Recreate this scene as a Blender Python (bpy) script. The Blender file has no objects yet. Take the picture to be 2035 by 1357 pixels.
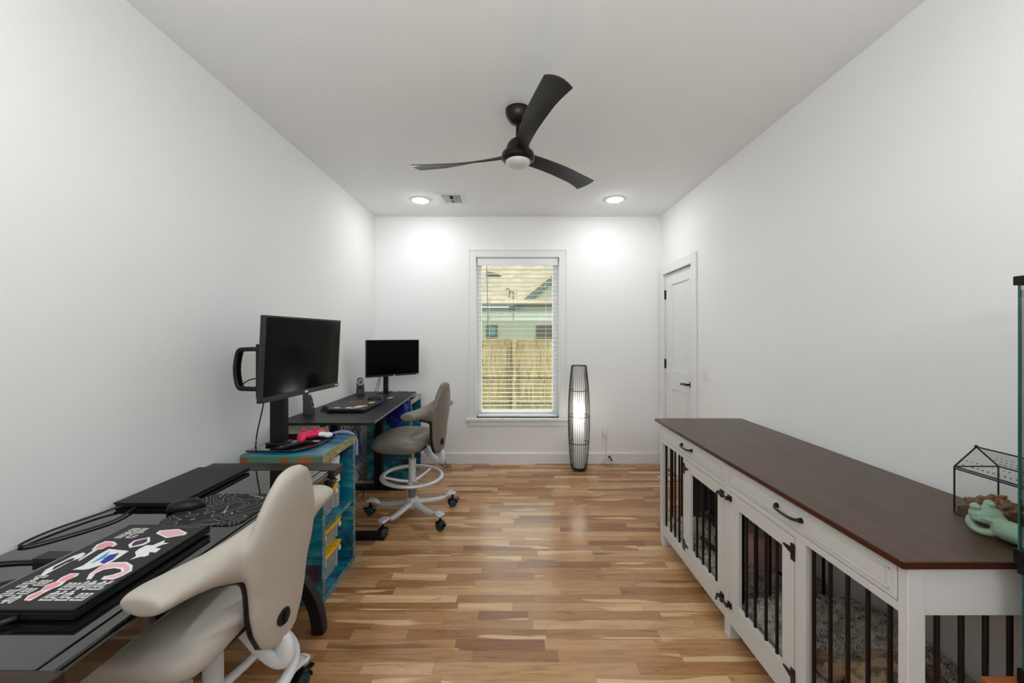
import bpy, bmesh, math, random
from mathutils import Vector, Matrix, noise as mnoise
random.seed(7)
PI = math.pi
SC = bpy.context.scene
COL = SC.collection

# ------------------------------------------------------------------ camera
cam = bpy.data.cameras.new('camera'); co = bpy.data.objects.new('camera', cam); COL.objects.link(co)
co.location = (0, 0, 1.41); co.rotation_euler = (PI/2, 0, 0)
cam.sensor_width = 36; cam.lens = 13.7; cam.clip_start = 0.02; cam.clip_end = 200
cam.shift_x = -2.5/2035; cam.shift_y = -10.5/2035
SC.camera = co
# ------------------------------------------------------------------ world / light / exposure
SC.view_settings.view_transform = 'Standard'; SC.view_settings.look = 'None'
SC.view_settings.exposure = 0.22; SC.view_settings.gamma = 1.0; SC.view_settings.use_curve_mapping = False
W = bpy.data.worlds.new('world'); SC.world = W; W.use_nodes = True
W.node_tree.nodes['Background'].inputs[0].default_value = (0.9, 0.95, 1.0, 1)
W.node_tree.nodes['Background'].inputs[1].default_value = 5.0
def light(name, kind, loc, rot, energy, color=(1, 1, 1), **kw):
    l = bpy.data.lights.new(name, kind); l.energy = energy; l.color = color
    for k, v in kw.items(): setattr(l, k, v)
    o = bpy.data.objects.new(name, l); COL.objects.link(o); o.location = loc; o.rotation_euler = rot
    return o
# sun comes steeply from the right-hand side of the house, over the roof
light('sun', 'SUN', (0, 0, 8), Vector((0.55, -0.55, 1.0)).to_track_quat('Z', 'Y').to_euler(), 3.5, (1, .95, .88), angle=.01)
# unseen fill light, added outside a made-up rear opening to lift the ceiling
light('added_fill_light', 'AREA', (0, -0.95, 1.80), (math.radians(122), 0, 0), 44, (.95, .98, 1.0), shape='RECTANGLE', size=2.3, size_y=.55, spread=math.radians(130))
EXT = .54
LAMP_EMIT = 92.0
FLOOR_LAMP_W = 7.0

# ------------------------------------------------------------------ material helpers
MATS = {}
def srgb(r, g, b):
    f = lambda c: ((c/255+.055)/1.055)**2.4 if c > 10.3 else c/255/12.92
    return (f(r), f(g), f(b), 1)
class NT:
    def __init__(s, name):
        s.m = bpy.data.materials.new(name); s.m.use_nodes = True
        s.t = s.m.node_tree; s.b = s.t.nodes['Principled BSDF']; s.out = s.t.nodes['Material Output']
    def n(s, typ, **kw):
        nd = s.t.nodes.new(typ)
        for k, v in kw.items():
            if k.startswith('i_'):
                key = k[2:]; nd.inputs[int(key) if key.isdigit() else key].default_value = v
            else: setattr(nd, k, v)
        return nd
    def l(s, a, b): s.t.links.new(a, b)
    def coord(s, scale=(1, 1, 1), kind='Object'):
        tc = s.n('ShaderNodeTexCoord'); mp = s.n('ShaderNodeMapping'); mp.inputs['Scale'].default_value = scale
        s.l(tc.outputs[kind], mp.inputs[0]); return mp.outputs[0]
    def noise(s, vec, scale, detail=3, rough=.5, dist=0):
        nd = s.n('ShaderNodeTexNoise'); nd.inputs['Scale'].default_value = scale; nd.inputs['Detail'].default_value = detail
        nd.inputs['Roughness'].default_value = rough; nd.inputs['Distortion'].default_value = dist
        s.l(vec, nd.inputs['Vector']); return nd.outputs[0]
    def ramp(s, fac, stops):
        r = s.n('ShaderNodeValToRGB'); e = r.color_ramp.elements
        e[0].position = stops[0][0]; e[0].color = stops[0][1]; e[1].position = stops[-1][0]; e[1].color = stops[-1][1]
        for p, c in stops[1:-1]:
            x = e.new(p); x.color = c
        s.l(fac, r.inputs[0]); return r.outputs[0]
    def math(s, op, a, b=None, c=None):
        m = s.n('ShaderNodeMath', operation=op)
        for i, v in enumerate((a, b, c)):
            if v is None: continue
            if isinstance(v, (int, float)): m.inputs[i].default_value = v
            else: s.l(v, m.inputs[i])
        return m.outputs[0]
    def mix(s, fac, a, b, mode='MIX'):
        m = s.n('ShaderNodeMix', data_type='RGBA', blend_type=mode)
        for i, v in ((0, fac), (6, a), (7, b)):
            if isinstance(v, (int, float, tuple)): m.inputs[i].default_value = v
            else: s.l(v, m.inputs[i])
        return m.outputs[2]
    def bump(s, h, strength=.2, dist=.01):
        b = s.n('ShaderNodeBump'); b.inputs['Strength'].default_value = strength; b.inputs['Distance'].default_value = dist
        s.l(h, b.inputs['Height']); s.l(b.outputs[0], s.b.inputs['Normal'])
def mat(name, col, rough=.5, metal=0, emit=None, es=0, noise=None, bump=None, coat=0, spec=None, trans=0):
    if name in MATS: return MATS[name]
    t = NT(name); b = t.b
    b.inputs['Base Color'].default_value = col; b.inputs['Roughness'].default_value = rough; b.inputs['Metallic'].default_value = metal
    b.inputs['Coat Weight'].default_value = coat; b.inputs['Coat Roughness'].default_value = .04
    if spec is not None: b.inputs['Specular IOR Level'].default_value = spec
    if trans: b.inputs['Transmission Weight'].default_value = trans
    if emit: b.inputs['Emission Color'].default_value = emit; b.inputs['Emission Strength'].default_value = es
    if noise:
        v = t.noise(t.coord(), noise[0], 3)
        a = tuple(c*(1-noise[1]) for c in col[:3])+(1,); c2 = tuple(min(1, c*(1+noise[1])) for c in col[:3])+(1,)
        t.l(t.ramp(v, [(.3, a), (.7, c2)]), b.inputs['Base Color'])
    if bump:
        t.bump(t.noise(t.coord(), bump[0], 3), bump[1], bump[2])
    MATS[name] = t.m; return t.m

def floor_mat():
    t = NT('oak_floor')
    tc = t.n('ShaderNodeTexCoord'); sp = t.n('ShaderNodeSeparateXYZ'); t.l(tc.outputs['Object'], sp.inputs[0])
    x, y = sp.outputs[0], sp.outputs[1]
    rv = t.math('DIVIDE', y, .0625); row = t.math('FLOOR', rv); fy = t.math('SUBTRACT', rv, row)
    wr = t.n('ShaderNodeTexWhiteNoise', noise_dimensions='1D'); t.l(row, wr.inputs['W'])
    xs = t.math('ADD', t.math('DIVIDE', x, .92), t.math('MULTIPLY', wr.outputs['Value'], 37.3))
    cell = t.math('FLOOR', xs); fx = t.math('SUBTRACT', xs, cell)
    cmb = t.n('ShaderNodeCombineXYZ'); t.l(row, cmb.inputs[0]); t.l(cell, cmb.inputs[1])
    wc = t.n('ShaderNodeTexWhiteNoise', noise_dimensions='2D'); t.l(cmb.outputs[0], wc.inputs['Vector'])
    split = t.math('MULTIPLY_ADD', wc.outputs['Value'], .5, .25)
    side = t.math('GREATER_THAN', fx, split)
    c2 = t.n('ShaderNodeCombineXYZ'); t.l(row, c2.inputs[0]); t.l(cell, c2.inputs[1]); t.l(side, c2.inputs[2])
    wb = t.n('ShaderNodeTexWhiteNoise', noise_dimensions='3D'); t.l(c2.outputs[0], wb.inputs['Vector'])
    bid = wb.outputs['Value']
    base = t.ramp(bid, [(0, srgb(146, 98, 62)), (.22, srgb(172, 124, 82)), (.5, srgb(188, 142, 98)), (.75, srgb(200, 156, 110)), (.9, srgb(222, 184, 140)), (1, srgb(158, 110, 72))])
    # grain
    off = t.n('ShaderNodeVectorMath', operation='MULTIPLY_ADD'); t.l(wb.outputs['Color'], off.inputs[0]); off.inputs[1].default_value = (20, 20, 20)
    t.l(tc.outputs['Object'], off.inputs[2])
    mp = t.n('ShaderNodeMapping'); mp.inputs['Scale'].default_value = (2.2, 26, 1); t.l(off.outputs[0], mp.inputs[0])
    g = t.noise(mp.outputs[0], 2.2, 7, .62, .6)
    mp2 = t.n('ShaderNodeMapping'); mp2.inputs['Scale'].default_value = (3.0, 11, 1); t.l(off.outputs[0], mp2.inputs[0])
    k = t.noise(mp2.outputs[0], 1.6, 4, .6, 1.6)
    gm = t.ramp(g, [(.25, (.62, .56, .5, 1)), (.5, (.95, .94, .93, 1)), (.75, (1.1, 1.1, 1.08, 1))])
    c = t.mix(1.0, base, gm, 'MULTIPLY')
    kn = t.ramp(k, [(.62, (1, 1, 1, 1)), (.72, (.62, .52, .44, 1)), (.8, (.4, .32, .27, 1))])
    c = t.mix(.85, c, kn, 'MULTIPLY')
    mp3 = t.n('ShaderNodeMapping'); mp3.inputs['Scale'].default_value = (1.1, 13, 1); t.l(off.outputs[0], mp3.inputs[0])
    k3 = t.noise(mp3.outputs[0], 1.1, 2, .45, .5)
    c = t.mix(t.ramp(k3, [(.625, (0, 0, 0, 1)), (.65, (.8, .8, .8, 1))]), c, srgb(228, 192, 146))
    c = t.mix(t.ramp(k3, [(.30, (.75, .75, .75, 1)), (.345, (0, 0, 0, 1))]), c, srgb(116, 84, 56))
    # seams
    ey = t.math('MINIMUM', fy, t.math('SUBTRACT', 1, fy))
    d0 = t.math('ABSOLUTE', t.math('SUBTRACT', fx, split)); d1 = t.math('MINIMUM', fx, t.math('SUBTRACT', 1, fx))
    ex = t.math('MULTIPLY', t.math('MINIMUM', d0, d1), 14.7)
    e = t.math('MINIMUM', ey, ex)
    seam = t.ramp(e, [(0, (.68, .62, .56, 1)), (.02, (.9, .88, .86, 1)), (.035, (1, 1, 1, 1))])
    c = t.mix(1.0, c, seam, 'MULTIPLY')
    t.l(c, t.b.inputs['Base Color'])
    t.l(t.math('MULTIPLY_ADD', g, .12, .17), t.b.inputs['Roughness'])
    h = t.math('ADD', t.math('MULTIPLY', g, .25), t.math('MULTIPLY', t.math('MINIMUM', e, .03), 20))
    t.bump(h, .12, .002)
    t.b.inputs['Specular IOR Level'].default_value = .45
    return t.m
def wood_mat(name, c1, c2, scale=(3, 40, 40), rough=.35, k=2.0, coat=0):
    t = NT(name); v = t.coord(scale)
    g = t.noise(v, k, 6, .6, .8)
    t.l(t.ramp(g, [(.3, c1), (.7, c2)]), t.b.inputs['Base Color']); t.b.inputs['Roughness'].default_value = rough
    t.b.inputs['Coat Weight'].default_value = coat
    t.bump(g, .05, .002); return t.m
def painted_mat(name, trim=False, scal=False):
    t = NT(name)
    v = t.coord((2.0, 9, 5)) if not trim else t.coord((9, 9, 9))
    n1 = t.noise(v, 1.5, 5, .6, .8); n2 = t.noise(t.coord((5, 9, 3)), 1.3, 4, .6, 1.1); n3 = t.noise(t.coord((4, 34, 26)), 1.2, 5, .7, .4)
    base = t.ramp(n1, [(.3, srgb(0, 46, 70)), (.43, srgb(2, 92, 122)), (.56, srgb(6, 132, 158)), (.70, srgb(70, 176, 186))])
    red = t.ramp(n2, [(.53, (0, 0, 0, 1)), (.64, (1, 1, 1, 1))])
    c = t.mix(t.math('MULTIPLY', red, .8 if not trim else .3), base, srgb(82, 22, 30))
    hi = t.ramp(n3, [(.54, (0, 0, 0, 1)), (.72, (1, 1, 1, 1))])
    c = t.mix(t.math('MULTIPLY', hi, .85 if trim else .75), c, srgb(130, 205, 210) if not trim else srgb(190, 190, 140))
    if trim:
        n4 = t.noise(t.coord((1, 1, 1)), 90, 2, .5, 0)
        sp = t.ramp(n4, [(.55, (0, 0, 0, 1)), (.62, (1, 1, 1, 1))])
        c = t.mix(t.math('MULTIPLY', sp, .6), c, srgb(200, 190, 130))
    t.l(c, t.b.inputs['Base Color']); t.b.inputs['Roughness'].default_value = .32
    t.b.inputs['Coat Weight'].default_value = .3
    t.bump(n3, .15, .003)
    return t.m
def scallop_mat():
    t = NT('scallop_border'); tc = t.n('ShaderNodeTexCoord'); sp = t.n('ShaderNodeSeparateXYZ'); t.l(tc.outputs['Object'], sp.inputs[0])
    u = t.math('DIVIDE', sp.outputs[0], .042); cell = t.math('FLOOR', u); fu = t.math('SUBTRACT', t.math('SUBTRACT', u, cell), .5)
    vv = t.math('DIVIDE', t.math('SUBTRACT', .779, sp.outputs[2]), .042)
    r = t.math('SQRT', t.math('ADD', t.math('MULTIPLY', fu, fu), t.math('MULTIPLY', vv, vv)))
    rings = t.math('SINE', t.math('MULTIPLY', r, 34))
    wn = t.n('ShaderNodeTexWhiteNoise', noise_dimensions='1D'); t.l(cell, wn.inputs['W'])
    base = t.ramp(wn.outputs['Value'], [(0, srgb(10, 96, 92)), (.45, srgb(30, 110, 80)), (.55, srgb(120, 40, 30)), (1, srgb(150, 70, 30))])
    ln = t.ramp(rings, [(.55, (0, 0, 0, 1)), (.8, (1, 1, 1, 1))])
    c = t.mix(t.math('MULTIPLY', ln, .75), base, srgb(200, 170, 100))
    out = t.math('GREATER_THAN', r, .86); c = t.mix(out, c, srgb(90, 30, 24))
    top = t.math('GREATER_THAN', sp.outputs[2], .779); c = t.mix(top, c, srgb(60, 140, 130))
    t.l(c, t.b.inputs['Base Color']); t.b.inputs['Roughness'].default_value = .4
    return t.m
def glass_mat(name, tint=(1, 1, 1, 1), refl=1.0):
    t = NT(name); tr = t.n('ShaderNodeBsdfTransparent'); tr.inputs[0].default_value = tint
    gl = t.n('ShaderNodeBsdfGlossy'); gl.inputs['Roughness'].default_value = .02
    fr = t.n('ShaderNodeFresnel'); fr.inputs[0].default_value = 1.35
    ms = t.n('ShaderNodeMixShader'); t.l(t.math('MULTIPLY', fr.outputs[0], refl), ms.inputs[0]); t.l(tr.outputs[0], ms.inputs[1]); t.l(gl.outputs[0], ms.inputs[2])
    t.l(ms.outputs[0], t.out.inputs[0]); return t.m
def topo_mat():
    t = NT('contour_mousepad'); n = t.noise(t.coord(), 7, 1, .5, 1.0)
    s = t.math('ABSOLUTE', t.math('SINE', t.math('MULTIPLY', n, 46)))
    t.l(t.ramp(s, [(0, srgb(170, 170, 166)), (.12, srgb(140, 140, 136)), (.22, srgb(14, 14, 14)), (1, srgb(10, 10, 10))]), t.b.inputs['Base Color'])
    t.b.inputs['Roughness'].default_value = .7; return t.m
def fur_mat(name, stops, sc=30):
    t = NT(name); n = t.noise(t.coord((1, 1, 1)), sc, 5, .7, .5)
    t.l(t.ramp(n, stops), t.b.inputs['Base Color']); t.b.inputs['Roughness'].default_value = .95; t.b.inputs['Specular IOR Level'].default_value = .1
    t.bump(n, .6, .01); return t.m
def fabric_shade():
    t = NT('lamp_shade_fabric'); tl = t.n('ShaderNodeBsdfTranslucent'); tl.inputs[0].default_value = (.9, .89, .86, 1)
    df = t.n('ShaderNodeBsdfDiffuse'); df.inputs[0].default_value = (.85, .85, .84, 1)
    ms = t.n('ShaderNodeMixShader'); ms.inputs[0].default_value = .5; t.l(tl.outputs[0], ms.inputs[1]); t.l(df.outputs[0], ms.inputs[2]); t.l(ms.outputs[0], t.out.inputs[0]); return t.m
def ext(*a): return tuple(EXT*c for c in srgb(*a)[:3])+(1,)
def siding_mat():
    t = NT('green_siding'); tc = t.n('ShaderNodeTexCoord'); sp = t.n('ShaderNodeSeparateXYZ'); t.l(tc.outputs['Object'], sp.inputs[0])
    u = t.math('DIVIDE', sp.outputs[2], .18); fu = t.math('SUBTRACT', u, t.math('FLOOR', u))
    t.l(t.ramp(fu, [(0, ext(96, 106, 90)), (.08, ext(128, 134, 112)), (1, ext(136, 142, 120))]), t.b.inputs['Base Color']); t.b.inputs['Roughness'].default_value = .8; return t.m
def shingle_mat():
    t = NT('tan_shingles'); v = t.coord((1, 1, 1)); br = t.n('ShaderNodeTexBrick'); t.l(v, br.inputs[0])
    br.inputs['Color1'].default_value = ext(150, 138, 116); br.inputs['Color2'].default_value = ext(128, 117, 98); br.inputs['Mortar'].default_value = ext(124, 110, 88)
    br.inputs['Scale'].default_value = 1; br.inputs['Brick Width'].default_value = .3; br.inputs['Row Height'].default_value = .14; br.inputs['Mortar Size'].default_value = .006
    n = t.noise(v, 22, 3); t.l(t.mix(.5, br.outputs[0], t.ramp(n, [(.3, (.75, .75, .75, 1)), (.7, (1, 1, 1, 1))]), 'MULTIPLY'), t.b.inputs['Base Color']); t.b.inputs['Roughness'].default_value = .9; return t.m
def picket_mat():
    t = NT('weathered_pickets'); n = t.noise(t.coord((9, 9, 1)), 2.0, 5, .6, .8)
    sp = t.n('ShaderNodeSeparateXYZ'); tc = t.n('ShaderNodeTexCoord'); t.l(tc.outputs['Object'], sp.inputs[0])
    w = t.n('ShaderNodeTexWhiteNoise', noise_dimensions='1D'); t.l(t.math('FLOOR', t.math('DIVIDE', sp.outputs[0], .14)), w.inputs['W'])
    c = t.ramp(n, [(.3, ext(96, 80, 52)), (.5, ext(154, 134, 90)), (.75, ext(182, 164, 118))])
    c = t.mix(.5, c, t.ramp(w.outputs['Value'], [(0, (.7, .7, .7, 1)), (1, (1.1, 1.1, 1.1, 1))]), 'MULTIPLY')
    t.l(c, t.b.inputs['Base Color']); t.b.inputs['Roughness'].default_value = .9; return t.m

M = dict(
    wall=mat('wall_paint', (.88, .875, .865, 1), .75, bump=(260, .12, .002)),
    ceil=mat('ceiling_paint', (.89, .89, .885, 1), .85, bump=(200, .1, .002)),
    trim=mat('white_trim', (.82, .82, .81, 1), .35),
    floor=floor_mat(),
    black=mat('matte_black', (.008, .008, .009, 1), .45, spec=.3, bump=(400, .05, .001)),
    blackm=mat('black_metal', (.010, .010, .011, 1), .32, .3),
    satin=mat('satin_black_plastic', (.006, .006, .007, 1), .36, spec=.3),
    grip=mat('dark_gray_plastic', (.05, .055, .06, 1), .45),
    bronze=mat('dark_bronze', (.022, .017, .014, 1), .35, .6),
    blade=mat('black_fan_blade', (.016, .016, .017, 1), .42, noise=(3, .2)),
    screen=mat('black_screen', (.0015, .0015, .002, 1), .1, spec=.08),
    bglass=mat('black_glass', (.006, .006, .006, 1), .035, coat=1.0),
    desktop=mat('black_laminate', (.008, .0077, .0075, 1), .42, spec=.3, noise=(60, .15), bump=(300, .08, .001)),
    walnut=wood_mat('walnut_top', srgb(42, 26, 17), srgb(84, 55, 36), (26, 1.6, 26), .35, 1.7),
    espresso=wood_mat('espresso_wood', srgb(26, 12, 7), srgb(48, 26, 17), (2, 18, 18), .42, 2, .05),
    edgew=mat('reddish_edge', srgb(70, 32, 20), .3),
    paint=painted_mat('teal_distressed_paint'), painttrim=painted_mat('teal_gilded_paint', True), scallop=scallop_mat(),
    leather1=mat('taupe_leather', srgb(184, 176, 165), .5, noise=(6, .03), bump=(350, .12, .001)),
    leather2=mat('grey_brown_leather', srgb(116, 108, 100), .42, noise=(6, .04), bump=(350, .12, .001)),
    whitep=mat('white_plastic', (.74, .75, .77, 1), .32),
    silver=mat('silver_aluminium', (.66, .66, .67, 1), .36, .3, bump=(200, .03, .001)),
    sleeve=mat('grey_sleeve', (.22, .22, .23, 1), .4, .3),
    chrome=mat('chrome', (.6, .55, .47, 1), .12, 1),
    tealrub=mat('dark_teal_rubber', (.008, .045, .06, 1), .45),
    crate=mat('white_cabinet_paint', (.74, .735, .72, 1), .4),
    blind=mat('blind_white', (.82, .83, .84, 1), .4),
    yellow=mat('yellow_plastic', srgb(240, 190, 8), .38),
    clearp=None,
    pink=mat('pink_plastic', srgb(228, 30, 84), .45), lpink=mat('pink_print', srgb(236, 176, 184), .5), rpink=mat('rose_print', srgb(240, 150, 160), .5),
    white=mat('white_print', (.80, .80, .79, 1), .5), purple=mat('purple_print', srgb(76, 30, 84), .5), blue=mat('blue_print', srgb(20, 44, 140), .5), lblue=mat('light_blue_print', srgb(70, 160, 215), .5),
    red=mat('red_print', srgb(150, 40, 44), .5), orange=mat('orange_print', srgb(220, 160, 80), .5), cream=mat('cream_print', srgb(225, 205, 180), .5), greyp=mat('grey_print', srgb(110, 100, 84), .5),
    lid=mat('laptop_lid', (.014, .0145, .014, 1), .42, spec=.3), lidedge=mat('hinge_metal', srgb(104, 118, 128), .35, .4), tealedge=mat('blue_black_edge', srgb(30, 60, 80), .3, .3),
    topo=topo_mat(),
    bed=fur_mat('speckled_bed_plush', [(.25, srgb(96, 94, 96)), (.42, srgb(165, 160, 152)), (.55, srgb(205, 198, 186)), (.75, srgb(238, 234, 226))], 32),
    tuft=mat('plush_tuft_light', srgb(234, 228, 218), .9), tuftd=mat('plush_tuft_dark', srgb(74, 74, 82), .9), tuftm=mat('plush_tuft_mid', srgb(186, 176, 162), .9),
    dogblack=mat('black_dog_coat', (.012, .010, .010, 1), .5, noise=(20, .3)),
    dogtan=fur_mat('brindle_dog_coat', [(.32, srgb(56, 52, 52)), (.45, srgb(112, 98, 86)), (.55, srgb(170, 142, 110)), (.7, srgb(120, 112, 108))], 14),
    pinkcoat=mat('pink_fleece', srgb(214, 168, 170), .95, noise=(14, .14), bump=(90, .4, .003)),
    nose=mat('dog_nose', (.01, .01, .01, 1), .3),
    blanket=mat('charcoal_fabric', srgb(66, 68, 74), .95, bump=(120, .3, .003)),
    glass=glass_mat('window_glass', (.95, .97, .92, 1), .45), tglass=glass_mat('tank_glass', (.97, .99, .98, 1), .7), rglass=glass_mat('added_window_glass', (.97, .98, .98, 1), .5),
    tealglass=mat('green_glass_edge', (.02, .12, .11, 1), .1),
    frog=mat('mint_ceramic', srgb(146, 176, 150), .4, noise=(18, .1)),
    bark=wood_mat('bark', srgb(70, 44, 28), srgb(160, 112, 74), (8, 8, 8), .9, 3), soil=mat('brown_soil', srgb(84, 56, 38), .95, bump=(60, .8, .01)),
    wood=wood_mat('orange_pine', srgb(150, 84, 44), srgb(186, 112, 62), (3, 20, 20), .5),
    lens=mat('fan_light_lens', (.62, .60, .58, 1), .3), emit=mat('led_panel', (1, 1, 1, 1), .5, emit=(.97, .99, 1, 1), es=LAMP_EMIT),
    vent=mat('vent_white', (.78, .78, .78, 1), .4), ventd=mat('vent_dark', (.09, .10, .11, 1), .6),
    siding=siding_mat(), shingle=shingle_mat(), picket=picket_mat(), fascia=mat('grey_green_fascia', ext(74, 82, 72), .8), brown=mat('dark_brown_screen', ext(62, 54, 44), .7),
    pane=mat('teal_pane', ext(60, 104, 98), .1), grass=fur_mat('lawn', [(.3, ext(60, 70, 36)), (.7, ext(120, 128, 70))], 6),
    bulb=mat('warm_bulb', (1, 1, 1, 1), .5, emit=(1, .95, .88, 1), es=60), shade=fabric_shade(),
    bluef=mat('blue_nylon', srgb(10, 40, 150), .55, noise=(10, .4)), navy=mat('navy_nylon', srgb(8, 18, 70), .6), lav=mat('lavender_plastic', srgb(150, 156, 214), .4),
    cable=mat('black_cable', (.012, .012, .012, 1), .5), ycable=mat('yellow_cable', srgb(190, 180, 60), .5), wcable=mat('white_cable', (.7, .7, .68, 1), .4),
    woodpencil=mat('pencil_yellow', srgb(190, 150, 40), .5), oak=mat('brown_dark', srgb(46, 26, 18), .6),
)

def milky():
    t = NT('milky_clear_plastic'); t.b.inputs['Base Color'].default_value = (.66, .66, .70, 1); t.b.inputs['Roughness'].default_value = .25
    tr = t.n('ShaderNodeBsdfTransparent'); ms = t.n('ShaderNodeMixShader'); ms.inputs[0].default_value = .5
    t.l(tr.outputs[0], ms.inputs[1]); t.l(t.b.outputs[0], ms.inputs[2]); t.l(ms.outputs[0], t.out.inputs[0]); return t.m
M['clearp'] = milky()
def gilded():
    t = NT('gilded_edge'); n = t.noise(t.coord((1, 1, 1)), 26, 5, .65, 1.5)
    t.l(t.ramp(n, [(.3, srgb(20, 96, 108)), (.42, srgb(170, 190, 140)), (.5, srgb(120, 70, 48)), (.58, srgb(206, 196, 130)), (.75, srgb(60, 130, 130))]), t.b.inputs['Base Color'])
    t.b.inputs['Roughness'].default_value = .35; return t.m
M['gild'] = gilded()
# ------------------------------------------------------------------ mesh helpers
class MB:
    def __init__(s): s.v = []; s.f = []; s.mi = []
    def add(s, vs, fs, mi=0):
        o = len(s.v); s.v += [tuple(v) for v in vs]; s.f += [tuple(i+o for i in f) for f in fs]; s.mi += [mi]*len(fs); return s
    def box(s, x0, x1, y0, y1, z0, z1, mi=0):
        if x0 > x1: x0, x1 = x1, x0
        if y0 > y1: y0, y1 = y1, y0
        if z0 > z1: z0, z1 = z1, z0
        return s.add([(x0,y0,z0),(x1,y0,z0),(x1,y1,z0),(x0,y1,z0),(x0,y0,z1),(x1,y0,z1),(x1,y1,z1),(x0,y1,z1)],
                     [(0,3,2,1),(4,5,6,7),(0,1,5,4),(1,2,6,5),(2,3,7,6),(3,0,4,7)], mi)
    def prism(s, pts, ax, a, b, mi=0):
        """polygon pts in the two remaining axes, extruded along ax ('x','y','z') from a to b"""
        n = len(pts)
        def P(p, h):
            return {'x': (h, p[0], p[1]), 'y': (p[0], h, p[1]), 'z': (p[0], p[1], h)}[ax]
        vs = [P(p, a) for p in pts]+[P(p, b) for p in pts]
        fs = [tuple(range(n))[::-1], tuple(range(n, 2*n))]+[(i, (i+1) % n, n+(i+1) % n, n+i) for i in range(n)]
        return s.add(vs, fs, mi)
    def sweep(s, path, radii, n=12, up=(0, 0, 1), mi=0, closed=False, sides=None):
        """tube with elliptic section; radii: float, (r) list or (rside, rup) list"""
        P = [Vector(p) for p in path]; m = len(P)
        if not isinstance(radii, (list,)): radii = [radii]*m
        R = [(r, r) if isinstance(r, (int, float)) else r for r in radii]
        vs = []; up = Vector(up)
        for i in range(m):
            if closed: t = (P[(i+1) % m]-P[i-1])
            else: t = (P[min(i+1, m-1)]-P[max(i-1, 0)])
            t.normalize(); u = up
            if abs(t.dot(u)) > .98: u = Vector((1, 0, 0)) if abs(t.x) < .9 else Vector((0, 1, 0))
            a = t.cross(u).normalized(); b = a.cross(t).normalized()
            for k in range(n):
                th = 2*PI*k/n
                ca, sa = math.cos(th), math.sin(th)
                if sides: ca = math.copysign(abs(ca)**sides, ca); sa = math.copysign(abs(sa)**sides, sa)
                vs.append(P[i]+a*(R[i][0]*ca)+b*(R[i][1]*sa))
        fs = []
        for i in range(m if closed else m-1):
            j = (i+1) % m
            for k in range(n): fs.append((i*n+k, i*n+(k+1) % n, j*n+(k+1) % n, j*n+k))
        if not closed: fs += [tuple(range(n))[::-1], tuple(range((m-1)*n, m*n))]
        return s.add(vs, fs, mi)
    def cyl(s, p0, p1, r0, r1=None, n=16, mi=0): return s.sweep([p0, p1], [r0, r0 if r1 is None else r1], n, mi=mi)
    def lathe(s, prof, c=(0, 0, 0), n=32, mi=0, axis='z'):
        vs = []
        for r, z in prof:
            for k in range(n):
                a = 2*PI*k/n; p = (r*math.cos(a), r*math.sin(a), z)
                if axis == 'x': p = (z, p[0], p[1])
                if axis == 'y': p = (p[0], z, p[1])
                vs.append((c[0]+p[0], c[1]+p[1], c[2]+p[2]))
        m = len(prof); fs = [(i*n+k, i*n+(k+1) % n, (i+1)*n+(k+1) % n, (i+1)*n+k) for i in range(m-1) for k in range(n)]
        if prof[0][0] > .002 and abs(prof[0][0]-prof[-1][0]) < 1e-6:
            fs += [((m-1)*n+k, (m-1)*n+(k+1) % n, (k+1) % n, k) for k in range(n)]
        else: fs += [tuple(range(n))[::-1], tuple(range((m-1)*n, m*n))]
        return s.add(vs, fs, mi)
    def ball(s, c, r, n=16, m=10, mi=0, rot=None):
        if isinstance(r, (int, float)): r = (r, r, r)
        vs = []; R = rot.to_matrix() if rot else Matrix.Identity(3)
        for i in range(m+1):
            ph = PI*i/m
            for k in range(n):
                a = 2*PI*k/n
                v = R @ Vector((r[0]*math.sin(ph+.0001)*math.cos(a), r[1]*math.sin(ph+.0001)*math.sin(a), r[2]*math.cos(ph)))
                vs.append((c[0]+v.x, c[1]+v.y, c[2]+v.z))
        fs = [(i*n+k, (i+1)*n+k, (i+1)*n+(k+1) % n, i*n+(k+1) % n) for i in range(m) for k in range(n)]
        return s.add(vs, fs, mi)
    def quadpts(s, pts, mi=0): return s.add(pts, [tuple(range(len(pts)))], mi)
    def xf(s, mtx):
        s.v = [tuple(mtx @ Vector(v)) for v in s.v]; return s
WM = {}
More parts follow.
